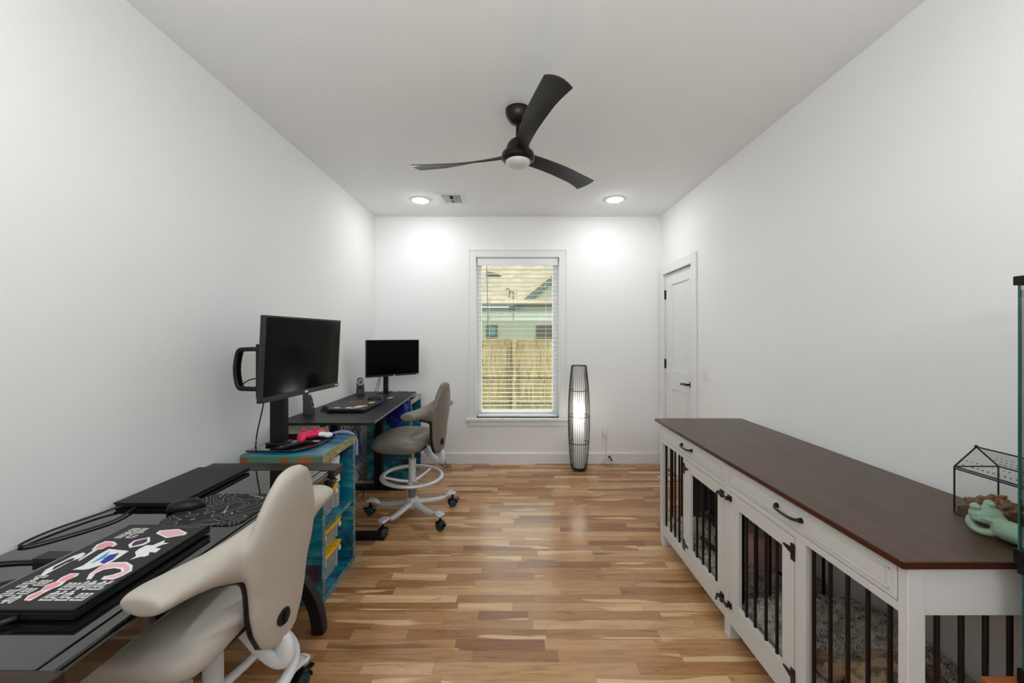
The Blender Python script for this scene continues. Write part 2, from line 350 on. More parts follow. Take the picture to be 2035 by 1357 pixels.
def build(name, mb, m, parent=None, world=True, smooth=None, bevel=0, remesh=0, smit=0, subd=0, label=None):
    """link mb as one mesh object; world=True means coordinates are world ones"""
    me = bpy.data.meshes.new(name)
    vs = mb.v
    if parent is not None and world:
        inv = WM[parent.name].inverted(); vs = [inv @ Vector(v) for v in vs]
    me.from_pydata([tuple(v) for v in vs], [], mb.f)
    ms = m if isinstance(m, (list, tuple)) else [m]
    for x in ms: me.materials.append(x if not isinstance(x, str) else M[x])
    me.polygons.foreach_set('material_index', mb.mi)
    bm = bmesh.new(); bm.from_mesh(me); bmesh.ops.recalc_face_normals(bm, faces=bm.faces); bm.to_mesh(me); bm.free()
    o = bpy.data.objects.new(name, me); COL.objects.link(o)
    if remesh:
        r = o.modifiers.new('r', 'REMESH'); r.mode = 'VOXEL'; r.voxel_size = remesh
        if smit:
            q = o.modifiers.new('s', 'SMOOTH'); q.factor = .5; q.iterations = smit
        dg = bpy.context.evaluated_depsgraph_get(); nm = bpy.data.meshes.new_from_object(o.evaluated_get(dg))
        o.modifiers.clear(); old = o.data; nm.materials.clear()
        for x in ms: nm.materials.append(x if not isinstance(x, str) else M[x])
        o.data = nm; nm.name = name; bpy.data.meshes.remove(old); me = nm; smooth = smooth or 180
    if smooth:
        me.polygons.foreach_set('use_smooth', [True]*len(me.polygons))
        if smooth < 180: me.set_sharp_from_angle(angle=math.radians(smooth))
    if bevel:
        b = o.modifiers.new('bevel', 'BEVEL'); b.width = bevel; b.segments = 2; b.limit_method = 'ANGLE'; b.angle_limit = math.radians(40)
    if subd:
        q = o.modifiers.new('sub', 'SUBSURF'); q.levels = subd; q.render_levels = subd
    if parent is not None:
        o.parent = parent; WM[o.name] = WM[parent.name].copy()
    else: WM[o.name] = Matrix.Identity(4)
    if label: o['label'] = label
    return o
def thing(name, label, cat, loc=(0, 0, 0), rz=0, group=None):
    o = bpy.data.objects.new(name, None); o.empty_display_size = .05; COL.objects.link(o); o.location = loc; o.rotation_euler = (0, 0, rz)
    WM[o.name] = Matrix.Translation(Vector(loc)) @ Matrix.Rotation(rz, 4, 'Z')
    o['label'] = label; o['category'] = cat
    if group: o['group'] = group
    return o
def tag(o, label, cat, group=None, kind=None):
    o['label'] = label; o['category'] = cat
    if group: o['group'] = group
    if kind: o['kind'] = kind
    return o
def struct(name, mb, m, bevel=0, label=None, parent=None):
    o = build(name, mb, m, parent, bevel=bevel)
    if parent is None: o['kind'] = 'structure'
    if label: o['label'] = label
    return o
def copy_tree(o, parent=None):
    c = o.copy(); COL.objects.link(c)
    if parent is not None: c.parent = parent
    for ch in list(o.children): copy_tree(ch, c)
    return c
def rebase(o, loc):
    """give a single-mesh thing its origin at loc"""
    o.data.transform(Matrix.Translation(-Vector(loc))); o.location = loc; return o
def spline(pts, n=8):
    """Catmull-Rom through pts"""
    P = [Vector(p) for p in pts]; out = []
    for i in range(len(P)-1):
        p0 = P[max(i-1, 0)]; p1 = P[i]; p2 = P[i+1]; p3 = P[min(i+2, len(P)-1)]
        for k in range(n):
            t = k/n; out.append(.5*((2*p1)+(-p0+p2)*t+(2*p0-5*p1+4*p2-p3)*t*t+(-p0+3*p1-3*p2+p3)*t*t*t))
    out.append(P[-1]); return out

# ------------------------------------------------------------------ room shell
XL, XR, YB, YF, H = -1.535, 1.632, 4.326, -0.60, 2.74
struct('floor', MB().box(XL-.1, XR+.1, YF-.1, YB+.1, -.1, 0), 'floor')
struct('ceiling', MB().box(XL-.3, XR+.3, YF-.5, YB+.12, H, H+.15), 'ceil')
struct('wall_left', MB().box(XL-.12, XL, YF-.12, YB+.12, 0, H), 'wall')
DY0, DY1, DZ = 3.545, 4.210, 2.075
struct('wall_right', MB().box(XR, XR+.12, YF-.12, DY0, 0, H).box(XR, XR+.12, DY1, YB+.12, 0, H).box(XR, XR+.12, DY0, DY1, DZ, H).box(XR+.10, XR+.12, DY0, DY1, 0, DZ), 'wall')
WX0, WX1, WZ0, WZ1 = -.408, .503, .505, 2.28
struct('wall_back', MB().box(XL, WX0, YB, YB+.14, 0, H).box(WX1, XR, YB, YB+.14, 0, H).box(WX0, WX1, YB, YB+.14, 0, WZ0).box(WX0, WX1, YB, YB+.14, WZ1, H), 'wall')
RX0, RX1, RZ0, RZ1 = -1.2, 1.2, 1.75, 2.4
struct('wall_front', MB().box(XL, RX0, YF-.12, YF, 0, H).box(RX1, XR, YF-.12, YF, 0, H).box(RX0, RX1, YF-.12, YF, 0, RZ0).box(RX0, RX1, YF-.12, YF, RZ1, H), 'wall')
def base_prof(): return [(0, 0), (.015, 0), (.015, .108), (.008, .125), (0, .125)]
struct('baseboard_back', MB().prism([(YB-a, z) for a, z in base_prof()], 'x', XL, XR), 'trim')
struct('baseboard_left', MB().prism([(XL+a, z) for a, z in base_prof()], 'y', YF, YB-.015), 'trim')
struct('baseboard_right', MB().prism([(XR-a, z) for a, z in base_prof()], 'y', YF, DY0-.09), 'trim')
# window casing, stool, apron
c = .088
struct('trim_1', MB().box(WX0-c, WX0, YB-.02, YB, WZ0, WZ1+c).box(WX1, WX1+c, YB-.02, YB, WZ0, WZ1+c).box(WX0, WX1, YB-.02, YB, WZ1, WZ1+c)
       .box(WX0-c-.004, WX0-c+.012, YB-.026, YB, WZ0, WZ1+c+.004).box(WX1+c-.012, WX1+c+.004, YB-.026, YB, WZ0, WZ1+c+.004).box(WX0-c, WX1+c, YB-.026, YB, WZ1+c-.012, WZ1+c+.004)
       .box(WX0-.016, WX0-.004, YB-.026, YB, WZ0, WZ1+.014).box(WX1+.004, WX1+.016, YB-.026, YB, WZ0, WZ1+.014).box(WX0-.016, WX1+.016, YB-.026, YB, WZ1+.004, WZ1+.016), 'trim', .003)
struct('trim_2', MB().box(WX0-c-.03, WX1+c+.03, YB-.05, YB+.14, WZ0-.028, WZ0), 'trim', .005)
struct('trim_3', MB().prism([(WX0-c-.01, WZ0-.028), (WX1+c+.01, WZ0-.028), (WX1+c-.012, WZ0-.088), (WX0-c+.012, WZ0-.088)], 'y', YB-.022, YB), 'trim', .003)
# window_1: vinyl frame + glass
w1 = thing('window_1', '', 'window', ((WX0+WX1)/2, YB+.1, WZ0)); del w1['label']; del w1['category']; w1['kind'] = 'structure'
gx0, gx1, gz0, gz1 = WX0+.05, WX1-.058, WZ0+.055, WZ1-.05
build('window_frame', MB().box(WX0, gx0, YB+.075, YB+.135, WZ0, WZ1).box(gx1, WX1, YB+.075, YB+.135, WZ0, WZ1).box(gx0, gx1, YB+.075, YB+.135, WZ0, gz0).box(gx0, gx1, YB+.075, YB+.135, gz1, WZ1), 'trim', w1, bevel=.004)
build('window_pane', MB().box(gx0, gx1, YB+.105, YB+.110, gz0, gz1), 'glass', w1)
# added_window made up behind the camera to let the fill light in
w2 = thing('added_window', '', 'window', (0, YF-.06, RZ0)); del w2['label']; del w2['category']; w2['kind'] = 'structure'
b = MB()
for x in (RX0, -.02, RX1-.04): b.box(x, x+.04, YF-.1, YF-.05, RZ0, RZ1)
for z in (RZ0, RZ1-.04): b.box(RX0, RX1, YF-.1, YF-.05, z, z+.04)
build('window_frame', b, 'trim', w2)
build('window_pane', MB().box(RX0, RX1, YF-.078, YF-.074, RZ0, RZ1), 'rglass', w2)
# door_1 on the right wall
d1 = thing('door_1', '', 'door', (XR+.02, DY1, 0)); del d1['label']; del d1['category']; d1['kind'] = 'structure'
xd = XR+.014
def panel_recess(y0, y1, z0, z1):
    return [(y0, y1, z0, z1)]
slab = MB(); ya, yb2, za, zb = DY0+.008, DY1-.008, .01, DZ-.008
py0, py1 = 3.655, 4.062
pz = [(.2, .87), (1.053, 1.948)]
slab.box(xd+.012, xd+.04, ya, yb2, za, zb)
slab.box(xd, xd+.012, ya, py0, za, zb).box(xd, xd+.012, py1, yb2, za, zb).box(xd, xd+.012, py0, py1, za, pz[0][0]).box(xd, xd+.012, py0, py1, pz[0][1], pz[1][0]).box(xd, xd+.012, py0, py1, pz[1][1], zb)
build('door_panel', slab, 'trim', d1)
hm = build('handle', MB().lathe([(.0, 0), (.028, 0), (.03, -.006), (.026, -.011), (.01, -.012), (.01, -.045)], (xd, 3.60, .96), 24, axis='x').sweep(spline([(xd-.045, 3.60, .96), (xd-.05, 3.63, .962), (xd-.05, 3.68, .958), (xd-.046, 3.72, .955)], 4), [(.009, .011)]*13, 10), 'blackm', d1, smooth=50, label='black lever handle with round rose')
for z in (.32, 1.116, 1.855):
    build('hinge', MB().box(xd-.006, xd+.004, DY1-.02, DY1+.012, z-.045, z+.045).cyl((xd-.008, DY1-.004, z-.05), (xd-.008, DY1-.004, z+.05), .007), 'blackm', d1, label='black door hinge')
cs = .09
struct('trim_4', MB().box(XR-.018, XR, DY0-cs, DY0+.004, 0, DZ+cs).box(XR-.018, XR, DY1-.004, DY1+cs, 0, DZ+cs).box(XR-.018, XR, DY0, DY1, DZ-.004, DZ+cs)
       .box(XR, XR+.012, DY0, DY0+.008, 0, DZ).box(XR-.022, XR, DY0, DY1, DZ, DZ+.012), 'trim', .003)

# ------------------------------------------------------------------ window blind
bl = thing('window_blind', 'white horizontal slat blind hanging in the back wall window', 'blind', ((WX0+WX1)/2, YB+.04, WZ1))
bx0, bx1 = WX0+.008, WX1-.008
build('headrail', MB().box(bx0, bx1, YB+.005, YB+.062, WZ1-.052, WZ1-.002).box(bx0, bx1, YB-.004, YB+.004, WZ1-.085, WZ1-.002), 'blind', bl, bevel=.003)
s = MB(); z = WZ1-.125; pitch = .0474
nsl = 0
while z > WZ0+.05:
    s.add([(bx0+.004, YB+.012, z), (bx1-.004, YB+.012, z), (bx1-.004, YB+.037, z+.0012), (bx0+.004, YB+.037, z+.0012), (bx1-.004, YB+.062, z), (bx0+.004, YB+.062, z),
           (bx0+.004, YB+.012, z-.0022), (bx1-.004, YB+.012, z-.0022), (bx1-.004, YB+.037, z-.001), (bx0+.004, YB+.037, z-.001), (bx1-.004, YB+.062, z-.0022), (bx0+.004, YB+.062, z-.0022)],
          [(0,1,2,3),(3,2,4,5),(6,9,8,7),(9,11,10,8),(0,6,7,1),(5,4,10,11),(0,3,9,6),(3,5,11,9),(1,7,8,2),(2,8,10,4)])
    z -= pitch; nsl += 1
build('slats', s, 'blind', bl)
build('bottom_rail', MB().box(bx0+.004, bx1-.004, YB+.012, YB+.062, WZ0+.008, WZ0+.028), 'blind', bl, bevel=.003)
for x in (WX0+.14, .035, WX1-.14):
    build('ladder_cord', MB().cyl((x, YB+.010, WZ0+.02), (x, YB+.010, WZ1-.08), .0012, n=6).cyl((x, YB+.064, WZ0+.02), (x, YB+.064, WZ1-.08), .0012, n=6), 'blind', bl)
build('tilt_wand', MB().cyl((WX0+.115, YB-.006, WZ1-.09), (WX0+.125, YB-.008, 1.545), .0045, n=8), mat('clear_wand', (.32, .31, .28, 1), .3), bl, smooth=60)

# ------------------------------------------------------------------ outside
struct_g = build('ground', MB().box(-30, 30, YB+.2, 45, -.6, -.45).box(-30, 30, -30, YF-1.6, -.6, -.45), 'grass'); struct_g['kind'] = 'structure'
FY = 9.4
fe = thing('wooden_fence', 'weathered yellow wooden privacy fence behind the window', 'fence', (0, FY, -.45))
pk = MB(); x = -3.6
while x < 4.2:
    pk.box(x, x+.125, FY, FY+.018, -.42, 1.30+random.uniform(-.006, .006)); x += .14
build('pickets', pk, 'picket', fe)
build('cap_board', MB().box(-3.6, 4.2, FY-.06, FY+.07, 1.305, 1.345).box(-3.6, 4.2, FY-.03, FY, 1.20, 1.30), 'picket', fe)
for z in (.42, -.2): build('rail', MB().box(-3.6, 4.2, FY-.045, FY, z, z+.09), 'picket', fe)
for x in (-2.4, .02, 2.45): build('post', MB().box(x-.05, x+.05, FY-.14, FY-.045, -.45, 1.30), 'picket', fe)
HY = 13.7
ho = thing('neighbor_house', 'green sided neighbouring house with tan shingle roof beyond the fence', 'house', (0, HY, -.45))
def zat(py, Y): return 1.41-(py-668)*Y/774.4
g = MB(); GY = HY-.06
gx = .15
g.prism([(-6, -.45), (6.5, -.45), (6.5, 7.4), (gx, 2.42), (-6, 2.42)], 'y', GY-.1, GY+.1)
build('wall', g, 'siding', ho)
build('rake_board', MB().prism([(gx-.30, 2.34), (gx-.30, 2.52), (gx+.0, 2.52), (6.5, 7.72), (6.5, 7.40), (gx+.05, 2.34)], 'y', GY-.2, GY-.1), 'fascia', ho)
build('gutter', MB().box(-6, .05, HY-.42, HY-.28, 2.42, 2.54), 'fascia', ho)
rf = MB(); rf.add([(-6.5, 0, 0), (6, 0, 0), (6, 7.5, 0), (-6.5, 7.5, 0), (-6.5, 0, -.08), (6, 0, -.08), (6, 7.5, -.08), (-6.5, 7.5, -.08)], [(0,1,2,3),(4,7,6,5),(0,4,5,1),(1,5,6,2),(2,6,7,3),(3,7,4,0)])
ro = build('roof', rf, 'shingle', ho, world=False)
ro.location = (0, -.42, 2.99); ro.rotation_euler = (math.radians(37), 0, 0)
b = MB().box(-.92, -.555, GY-.15, GY-.1, 1.37, 1.81).box(-.86, -.615, GY-.16, GY-.15, 1.43, 1.75, 1)
build('window', b, ['oak', 'pane'], ho, label='small square window with teal pane')
build('window', MB().box(.81, 1.6, GY-.15, GY-.1, 1.34, 1.79), 'brown', ho, label='dark brown shuttered window')
for x, y, z, h in ((-.14, HY-.08, 2.78, .30), (-.0, HY-.20, 2.70, .26)):
    build('vent_pipe', MB().sweep(spline([(x, y, z-.1), (x, y, z+h-.06), (x-.06, y-.03, z+h), (x-.12, y-.05, z+h-.06)], 5), .02, 8), 'fascia', ho, smooth=60)
build('roof_vent', MB().prism([(-.98, 3.72), (-.45, 3.70), (-.66, 3.80), (-.98, 3.86)], 'y', HY+1.05, HY+1.4), 'fascia', ho)

# ------------------------------------------------------------------ ceiling things
def recessed(x, y, label):
    t = thing('recessed_light', label, 'ceiling light', (x, y, H), group='recessed ceiling lights')
    build('trim_ring', MB().lathe([(.074, -.004), (.078, -.010), (.096, -.006), (.098, 0), (.074, 0)], (x, y, H), 40), 'trim', t, smooth=40)
    build('led_panel', MB().lathe([(0, -.0235), (.03, -.0225), (.055, -.018), (.070, -.011), (.076, -.004), (.076, -.002), (0, -.002)], (x, y, H), 32), 'emit', t)
    return t
recessed(-.905, 3.80, 'round recessed ceiling light beside the air vent')
recessed(.985, 3.78, 'round recessed ceiling light nearest the door')
recessed(-.905, .55, 'round recessed ceiling light above the near glass desk')
recessed(.985, .55, 'round recessed ceiling light above the aquarium')
vx0, vx1, vy0, vy1 = -.725, -.45, 3.63, 3.90
v = thing('air_vent', 'white square ceiling air register between light and fan', 'vent', ((vx0+vx1)/2, (vy0+vy1)/2, H))
build('vent_plate', MB().box(vx0, vx1, vy0, vy1, H-.006, H), 'vent', v, bevel=.002)
build('vent_back', MB().box(vx0+.05, vx1-.05, vy0+.04, vy1-.04, H-.0075, H-.005), 'ventd', v)
sl = MB()
for i in range(4): sl.box(vx0+.05+i*.0165, vx0+.060+i*.0165, vy0+.04, vy1-.04, H-.013, H-.006)
for i in range(4): sl.box(vx1-.056-i*.0165, vx1-.05-i*.0165, vy0+.04, vy1-.04, H-.013, H-.006)
sl.box(vx0+.115, vx0+.12, vy0+.04, vy1-.04, H-.013, H-.006).box(vx1-.12, vx1-.115, vy0+.04, vy1-.04, H-.013, H-.006).box(vx0+.115, vx1-.115, (vy0+vy1)/2-.004, (vy0+vy1)/2+.004, H-.013, H-.006)
for i in range(6):
    yy = vy0+.05+i*.014
    sl.add([(vx0+.12, yy, H-.012), (vx1-.12, yy, H-.012), (vx1-.12, yy+.010, H-.0076), (vx0+.12, yy+.010, H-.0076)], [(0, 1, 2, 3)])
build('louver', sl, 'vent', v)

# fan
FX, FYc, FZ = .028, 2.295, 2.44
fan = thing('ceiling_fan', 'black three blade ceiling fan with curved sickle blades', 'ceiling fan', (FX, FYc, H))
build('canopy', MB().lathe([(0, 0), (.074, 0), (.074, -.012), (.07, -.035), (.052, -.066), (.03, -.082), (0, -.085)], (FX, FYc, H), 32), 'bronze', fan, smooth=50)
build('downrod', MB().cyl((FX, FYc, H-.08), (FX, FYc, 2.56), .0125), 'bronze', fan, smooth=60)
build('motor', MB().lathe([(0, .10), (.022, .095), (.05, .075), (.066, .05), (.072, .02), (.092, .006), (.098, -.012), (.096, -.03), (.082, -.042), (0, -.044)], (FX, FYc, FZ+.04), 36), 'bronze', fan, smooth=40)
build('light_lens', MB().lathe([(.073, -.001), (.070, -.014), (.052, -.028), (.03, -.034), (0, -.036)], (FX, FYc, FZ), 32), 'lens', fan, smooth=60, label='frosted light lens, unlit')
def blade(az):
    n = 22; vs = []; rows = []
    for i in range(n+1):
        s_ = i/n; r = .05+.612*s_
        cen = .012+.105*s_**2.0
        wd = .064+.022*min(1, s_*1.6)+.044*s_**2
        pitch_ = math.radians(46-35*min(1, s_*1.35)**.8)
        zc = FZ+.032+.008*s_
        if s_ > .999: pass
        for k in range(7):
            q = k/6-.5
            rr = r+(.020*(1-4*q*q)-.034*q)*max(0, (s_-.8)/.2)
            cy = cen+wd*q*math.cos(pitch_); cz = zc-wd*q*math.sin(pitch_)-.006*(1-4*q*q)*(-1)
            rows.append((rr, cy, cz))
    vs = rows; m = 7; top = [(a, b_, c_+.006) for a, b_, c_ in rows]
    fs = [(i*m+k, i*m+k+1, (i+1)*m+k+1, (i+1)*m+k) for i in range(n) for k in range(m-1)]
    L = len(rows); allv = vs+top
    f2 = fs+[tuple(j+L for j in f[::-1]) for f in fs]
    edge = [i*m for i in range(n+1)]+[n*m+k for k in range(1, m)]+[i*m+m-1 for i in range(n-1, -1, -1)]+[k for k in range(m-2, 0, -1)]
    for a, b_ in zip(edge, edge[1:]+edge[:1]): f2.append((a, b_, b_+L, a+L))
    mb = MB().add(allv, f2); mb.xf(Matrix.Translation((FX, FYc, 0)) @ Matrix.Rotation(az, 4, 'Z'))
    return build('blade', mb, 'blade', fan, smooth=50)
for az in (-86, 34, 154): blade(math.radians(az))

# ------------------------------------------------------------------ floor lamp
LX, LY = .694, 4.12
lp = thing('floor_lamp', 'black wire cage floor lamp with glowing white tube inside', 'lamp', (LX, LY, 0))
def lr(z):
    u = z/1.10; return .078+.036*math.sin(PI*min(1, max(0, u)))**.9
wf = MB()
for k in range(30):
    a = 2*PI*k/30
    wf.sweep([(LX+lr(z)*math.cos(a), LY+lr(z)*math.sin(a), z) for z in [.02+1.08*i/14 for i in range(15)]], .0024, 5)
build('cage_wires', wf, 'blackm', lp)
for z in (.03, .29, .57, .84, 1.10):
    build('ring', MB().sweep([(LX+lr(z)*math.cos(2*PI*k/36), LY+lr(z)*math.sin(2*PI*k/36), z) for k in range(36)], .0038, 6, closed=True), 'blackm', lp)
build('base', MB().lathe([(0, .004), (.07, .004), (.076, .012), (.076, .02), (0, .022)], (LX, LY, 0), 28), 'blackm', lp)
build('lamp_shade', MB().add(*(lambda n: ([(LX+.058*math.cos(2*PI*k/n), LY+.058*math.sin(2*PI*k/n), z) for z in (.03, 1.085) for k in range(n)], [(k, (k+1) % n, n+(k+1) % n, n+k) for k in range(n)]))(32)), 'shade', lp, smooth=180)
build('bulb', MB().ball((LX, LY, .60), (.025, .025, .04)), 'bulb', lp, smooth=180)
pl = light('floor_lamp_bulb', 'POINT', (LX, LY, .60), (0, 0, 0), FLOOR_LAMP_W, (1, .95, .88), shadow_soft_size=.03)

# outlet, switch, cords
def outlet(x, z, name_label):
    t = thing('wall_outlet', name_label, 'outlet', (x, YB, z))
    build('cover_plate', MB().box(x-.036, x+.036, YB-.006, YB, z-.058, z+.058), 'trim', t, bevel=.002)
    for dz in (-.022, .022): build('socket', MB().box(x-.016, x+.016, YB-.009, YB-.005, z+dz-.015, z+dz+.015), 'vent', t, bevel=.002)
    return t
outlet(1.012, .354, 'white wall outlet right of the floor lamp')
ad = build('plug_adapter', MB().box(.985, 1.028, YB-.045, YB-.009, .305, .352), mat('pinkish_white_plastic', (.75, .66, .66, 1), .4), bevel=.004); tag(ad, 'small pinkish white plug adapter in the outlet beside the lamp', 'adapter')
oc = MB().sweep(spline([(1.02, YB-.03, .305), (1.03, YB-.03, .18), (1.012, YB-.035, .09), (.99, YB-.06, .04), (.95, YB-.09, .006), (.915, YB-.10, .006), (.94, YB-.06, .006), (1.0, YB-.05, .05), (1.05, YB-.06, .07), (1.09, YB-.06, .02), (1.12, YB-.09, .006), (1.07, YB-.12, .006), (1.04, YB-.08, .006)], 8), .0028, 6)
tag(build('power_cord', oc, mat('clear_cord', (.6, .58, .54, 1), .3), smooth=180), 'pale cord tangled on the floor under the right outlet', 'cord')
tag(build('cord_switch', MB().ball((1.055, YB-.05, .085), (.014, .012, .012)).cyl((1.06, YB-.05, .08), (1.085, YB-.055, .045), .006), 'blackm', smooth=60), 'small black inline switch on the pale cord', 'cord switch')
swt = thing('light_switch', 'white toggle light switch on the right wall beside door', 'switch', (XR, 3.305, 1.10))
build('cover_plate', MB().box(XR-.006, XR, 3.270, 3.340, 1.042, 1.158), 'trim', swt, bevel=.002)
build('toggle', MB().box(XR-.018, XR-.005, 3.300, 3.310, 1.092, 1.112), 'trim', swt, bevel=.002)

# ------------------------------------------------------------------ chairs
CASTER_A = [-112, -40, 32, 104, 176]
def make_chair(label, leather, frame, zoff, loc, rz, base_ang):
    """local frame: +x forward, z up; base_ang: azimuths of the five legs in local frame"""
    t = thing('saddle_chair', label, 'chair', loc, rz, 'saddle office chairs at the desks')
    zw = .843+zoff
    # backrest: spine + wings, one continuous upholstered body
    b = MB()
    sp = [(-.228, -.325, .036, .018), (-.229, -.300, .072, .027), (-.229, -.245, .098, .032), (-.230, -.19, .112, .034), (-.232, -.12, .120, .036), (-.238, -.05, .138, .038), (-.246, .03, .146, .038), (-.258, .10, .120, .036), (-.268, .155, .092, .032), (-.276, .198, .062, .026), (-.279, .215, .030, .014)]
    b.sweep([(x, 0, zw+z) for x, z, w, th in sp], [(w, th) for x, z, w, th in sp], 20, up=(1, 0, 0))
    for sg in (-1, 1):
        pts = [(-.235, 0, -.005), (-.222, .07, -.004), (-.20, .13, 0), (-.178, .19, .002), (-.16, .25, .004), (-.148, .30, .004), (-.146, .325, .003), (-.146, .338, .002)]
        rr = [(.034, .105), (.036, .092), (.042, .066), (.052, .044), (.061, .034), (.065, .031), (.063, .029), (.055, .024)]
        P = [(x, sg*y, zw+z) for x, y, z in pts]
        b.sweep(P, rr, 18, up=(0, 0, 1))
    back = build('backrest', b, leather, t, world=False, remesh=.0062, smit=9)
    sh = MB()
    sh.sweep([(x+.020, 0, zw+z-.004) for x, z, w, th in sp[:7]], [(w*1.0, th*.8) for x, z, w, th in sp[:7]], 16, up=(1, 0, 0))
    for sg in (-1, 1):
        sh.sweep([(x+.012, sg*y, zw+z-.016) for x, y, z in pts[:4]], [(a*.7, c_*.90) for a, c_ in rr[:4]], 14)
    build('backrest_shell', sh, 'black', t, world=False, remesh=.008, smit=4, label='black inner edge shell')
    build('adjustment_knob', MB().lathe([(0, -.004), (.022, -.004), (.026, 0), (.026, .008), (0, .008)], (0, 0, 0), 24, axis='x').xf(Matrix.Translation((-.262, .02, zw-.232))).box(-.270, -.262, .014, .026, zw-.25, zw-.214), 'satin', t, world=False, smooth=40, label='round black knob on the backrest')
    # saddle seat
    zs = .61+zoff; b = MB()
    q = lambda ang: Matrix.Rotation(math.radians(ang), 4, 'Y').to_quaternion()
    for y0_, y1_ in ((-.262, .262),):
        ys = [-.262, -.25, -.22, -.17, -.11, -.05, 0, .05, .11, .17, .22, .25, .262]
        for xc, hl, top in ((.03, .205, 0),):
            path = [(xc-.012*(abs(y)/.26)**2, y, zs+.014-.030*(abs(y)/.26)**2+.006*math.cos(y*12)) for y in ys]
            b.sweep(path, [(hl*k, .056*k2) for k, k2 in zip((.5, .74, .9, .98, 1, 1, 1, 1, 1, .98, .9, .74, .5), (.4, .72, .92, 1, 1, 1, 1, 1, 1, 1, .92, .72, .4))], 28, up=(0, 0, 1), sides=.72)
    b.ball((-.10, 0, zs+.034), (.115, .20, .046), rot=q(8)); b.ball((.02, 0, zs+.018), (.20, .075, .058))
    build('seat', b, leather, t, world=False, remesh=.0075, smit=7)
    build('seat_pan', MB().box(-.13, .14, -.10, .10, zs-.064, zs-.036), 'black', t, world=False, bevel=.01)
    # bracket looping under and up to the backrest
    P = spline([(-.02, 0, zs-.045), (-.11, 0, zs-.060), (-.165, 0, zs-.115), (-.215, 0, zs-.148), (-.248, 0, zs-.142), (-.250, 0, zs-.112), (-.236, 0, zs-.075)], 6)
    build('back_bracket', MB().sweep(P, [(.046-.018*min(1, i/14), .016) for i in range(len(P))], 14, up=(0, 1, 0), sides=.7).xf(Matrix.Identity(4)), frame, t, world=False, smooth=60)
    # column
    build('gas_lift', MB().cyl((0, 0, .40), (0, 0, zs-.05), .014), 'chrome', t, world=False, smooth=60)
    build('column', MB().cyl((0, 0, .285), (0, 0, .455), .028).cyl((0, 0, .255), (0, 0, .285), .040, .034), frame, t, world=False, smooth=60)
    build('column_sleeve', MB().cyl((0, 0, .12), (0, 0, .225), .030).cyl((0, 0, .21), (0, 0, .25), .036), 'sleeve', t, world=False, smooth=50)
    rg = MB(); R = .225
    rg.sweep([(R*math.cos(2*PI*k/48), R*math.sin(2*PI*k/48), .318+.012*math.cos(2*PI*k/48)) for k in range(48)], (.019), 10, closed=True)
    rg.v = [(x, y, .318+(z-.318)*.75) for x, y, z in rg.v]
    for a in (20, 140, 255):
        a = math.radians(a); rg.sweep([(.02*math.cos(a), .02*math.sin(a), .275), (.10*math.cos(a), .10*math.sin(a), .285), (R*math.cos(a), R*math.sin(a), .316)], [(.017, .014), (.016, .012), (.014, .009)], 8)
    build('foot_ring', rg, frame, t, world=False, smooth=60)
    build('base_hub', MB().lathe([(0, .075), (.045, .078), (.052, .10), (.048, .14), (.036, .155), (0, .157)], (0, 0, 0), 24), frame, t, world=False, smooth=50)
    for a in base_ang:
        R_ = Matrix.Rotation(math.radians(a), 4, 'Z')
        lg = MB(); P = spline([(.03, 0, .112), (.12, 0, .098), (.21, 0, .088), (.262, 0, .094), (.295, 0, .115), (.335, 0, .116), (.362, 0, .108)], 3)
        wd = [.030, .026, .022, .020, .026, .037, .022]
        W_ = []
        for i in range(len(P)):
            u = i/3; j = min(int(u), 5); W_.append((wd[j]*(1-(u-j))+wd[j+1]*(u-j), .019 if i < 9 else .011))
        lg.sweep(P, W_, 12, sides=.75)
        for k in range(5): lg.box(.305+k*.010, .309+k*.010, -.024, .024, .120, .1285)
        build('base_leg', lg.xf(R_), frame, t, world=False, smooth=50)
        cs_ = build('caster', MB().cyl((.338, 0, .062), (.338, 0, .105), .009).sweep([(.338+.036*math.cos(u), 0, .032+.036*math.sin(u)) for u in [PI*i/8 for i in range(9)]], [(.024, .005)]*9, 10, up=(0, 0, 1), sides=.6).box(.37, .396, -.010, .010, .050, .058).xf(R_), 'satin', t, world=False, smooth=50)
        WM[cs_.name] = WM[t.name]
        for sg in (-1, 1):
            build('wheel', MB().lathe([(0, -.009), (.024, -.009), (.030, -.005), (.031, 0), (.030, .005), (.024, .009), (0, .009)], (.338, sg*.013, .031), 24, axis='y').xf(R_), 'tealrub', cs_, world=False, smooth=50)
    return t
rz2 = PI-math.atan2(.245, .97)
make_chair('grey brown leather saddle chair at the far standing desk', 'leather2', 'silver', 0, (-.79, 3.05, 0), rz2, [a-math.degrees(rz2) for a in CASTER_A])
rz1 = PI-.127
make_chair('taupe leather saddle chair at the near glass desk', 'leather1', 'whitep', -.053, (-.955, 1.24, 0), rz1, [a-math.degrees(rz1) for a in (72, 144, 216, 288, 0)])

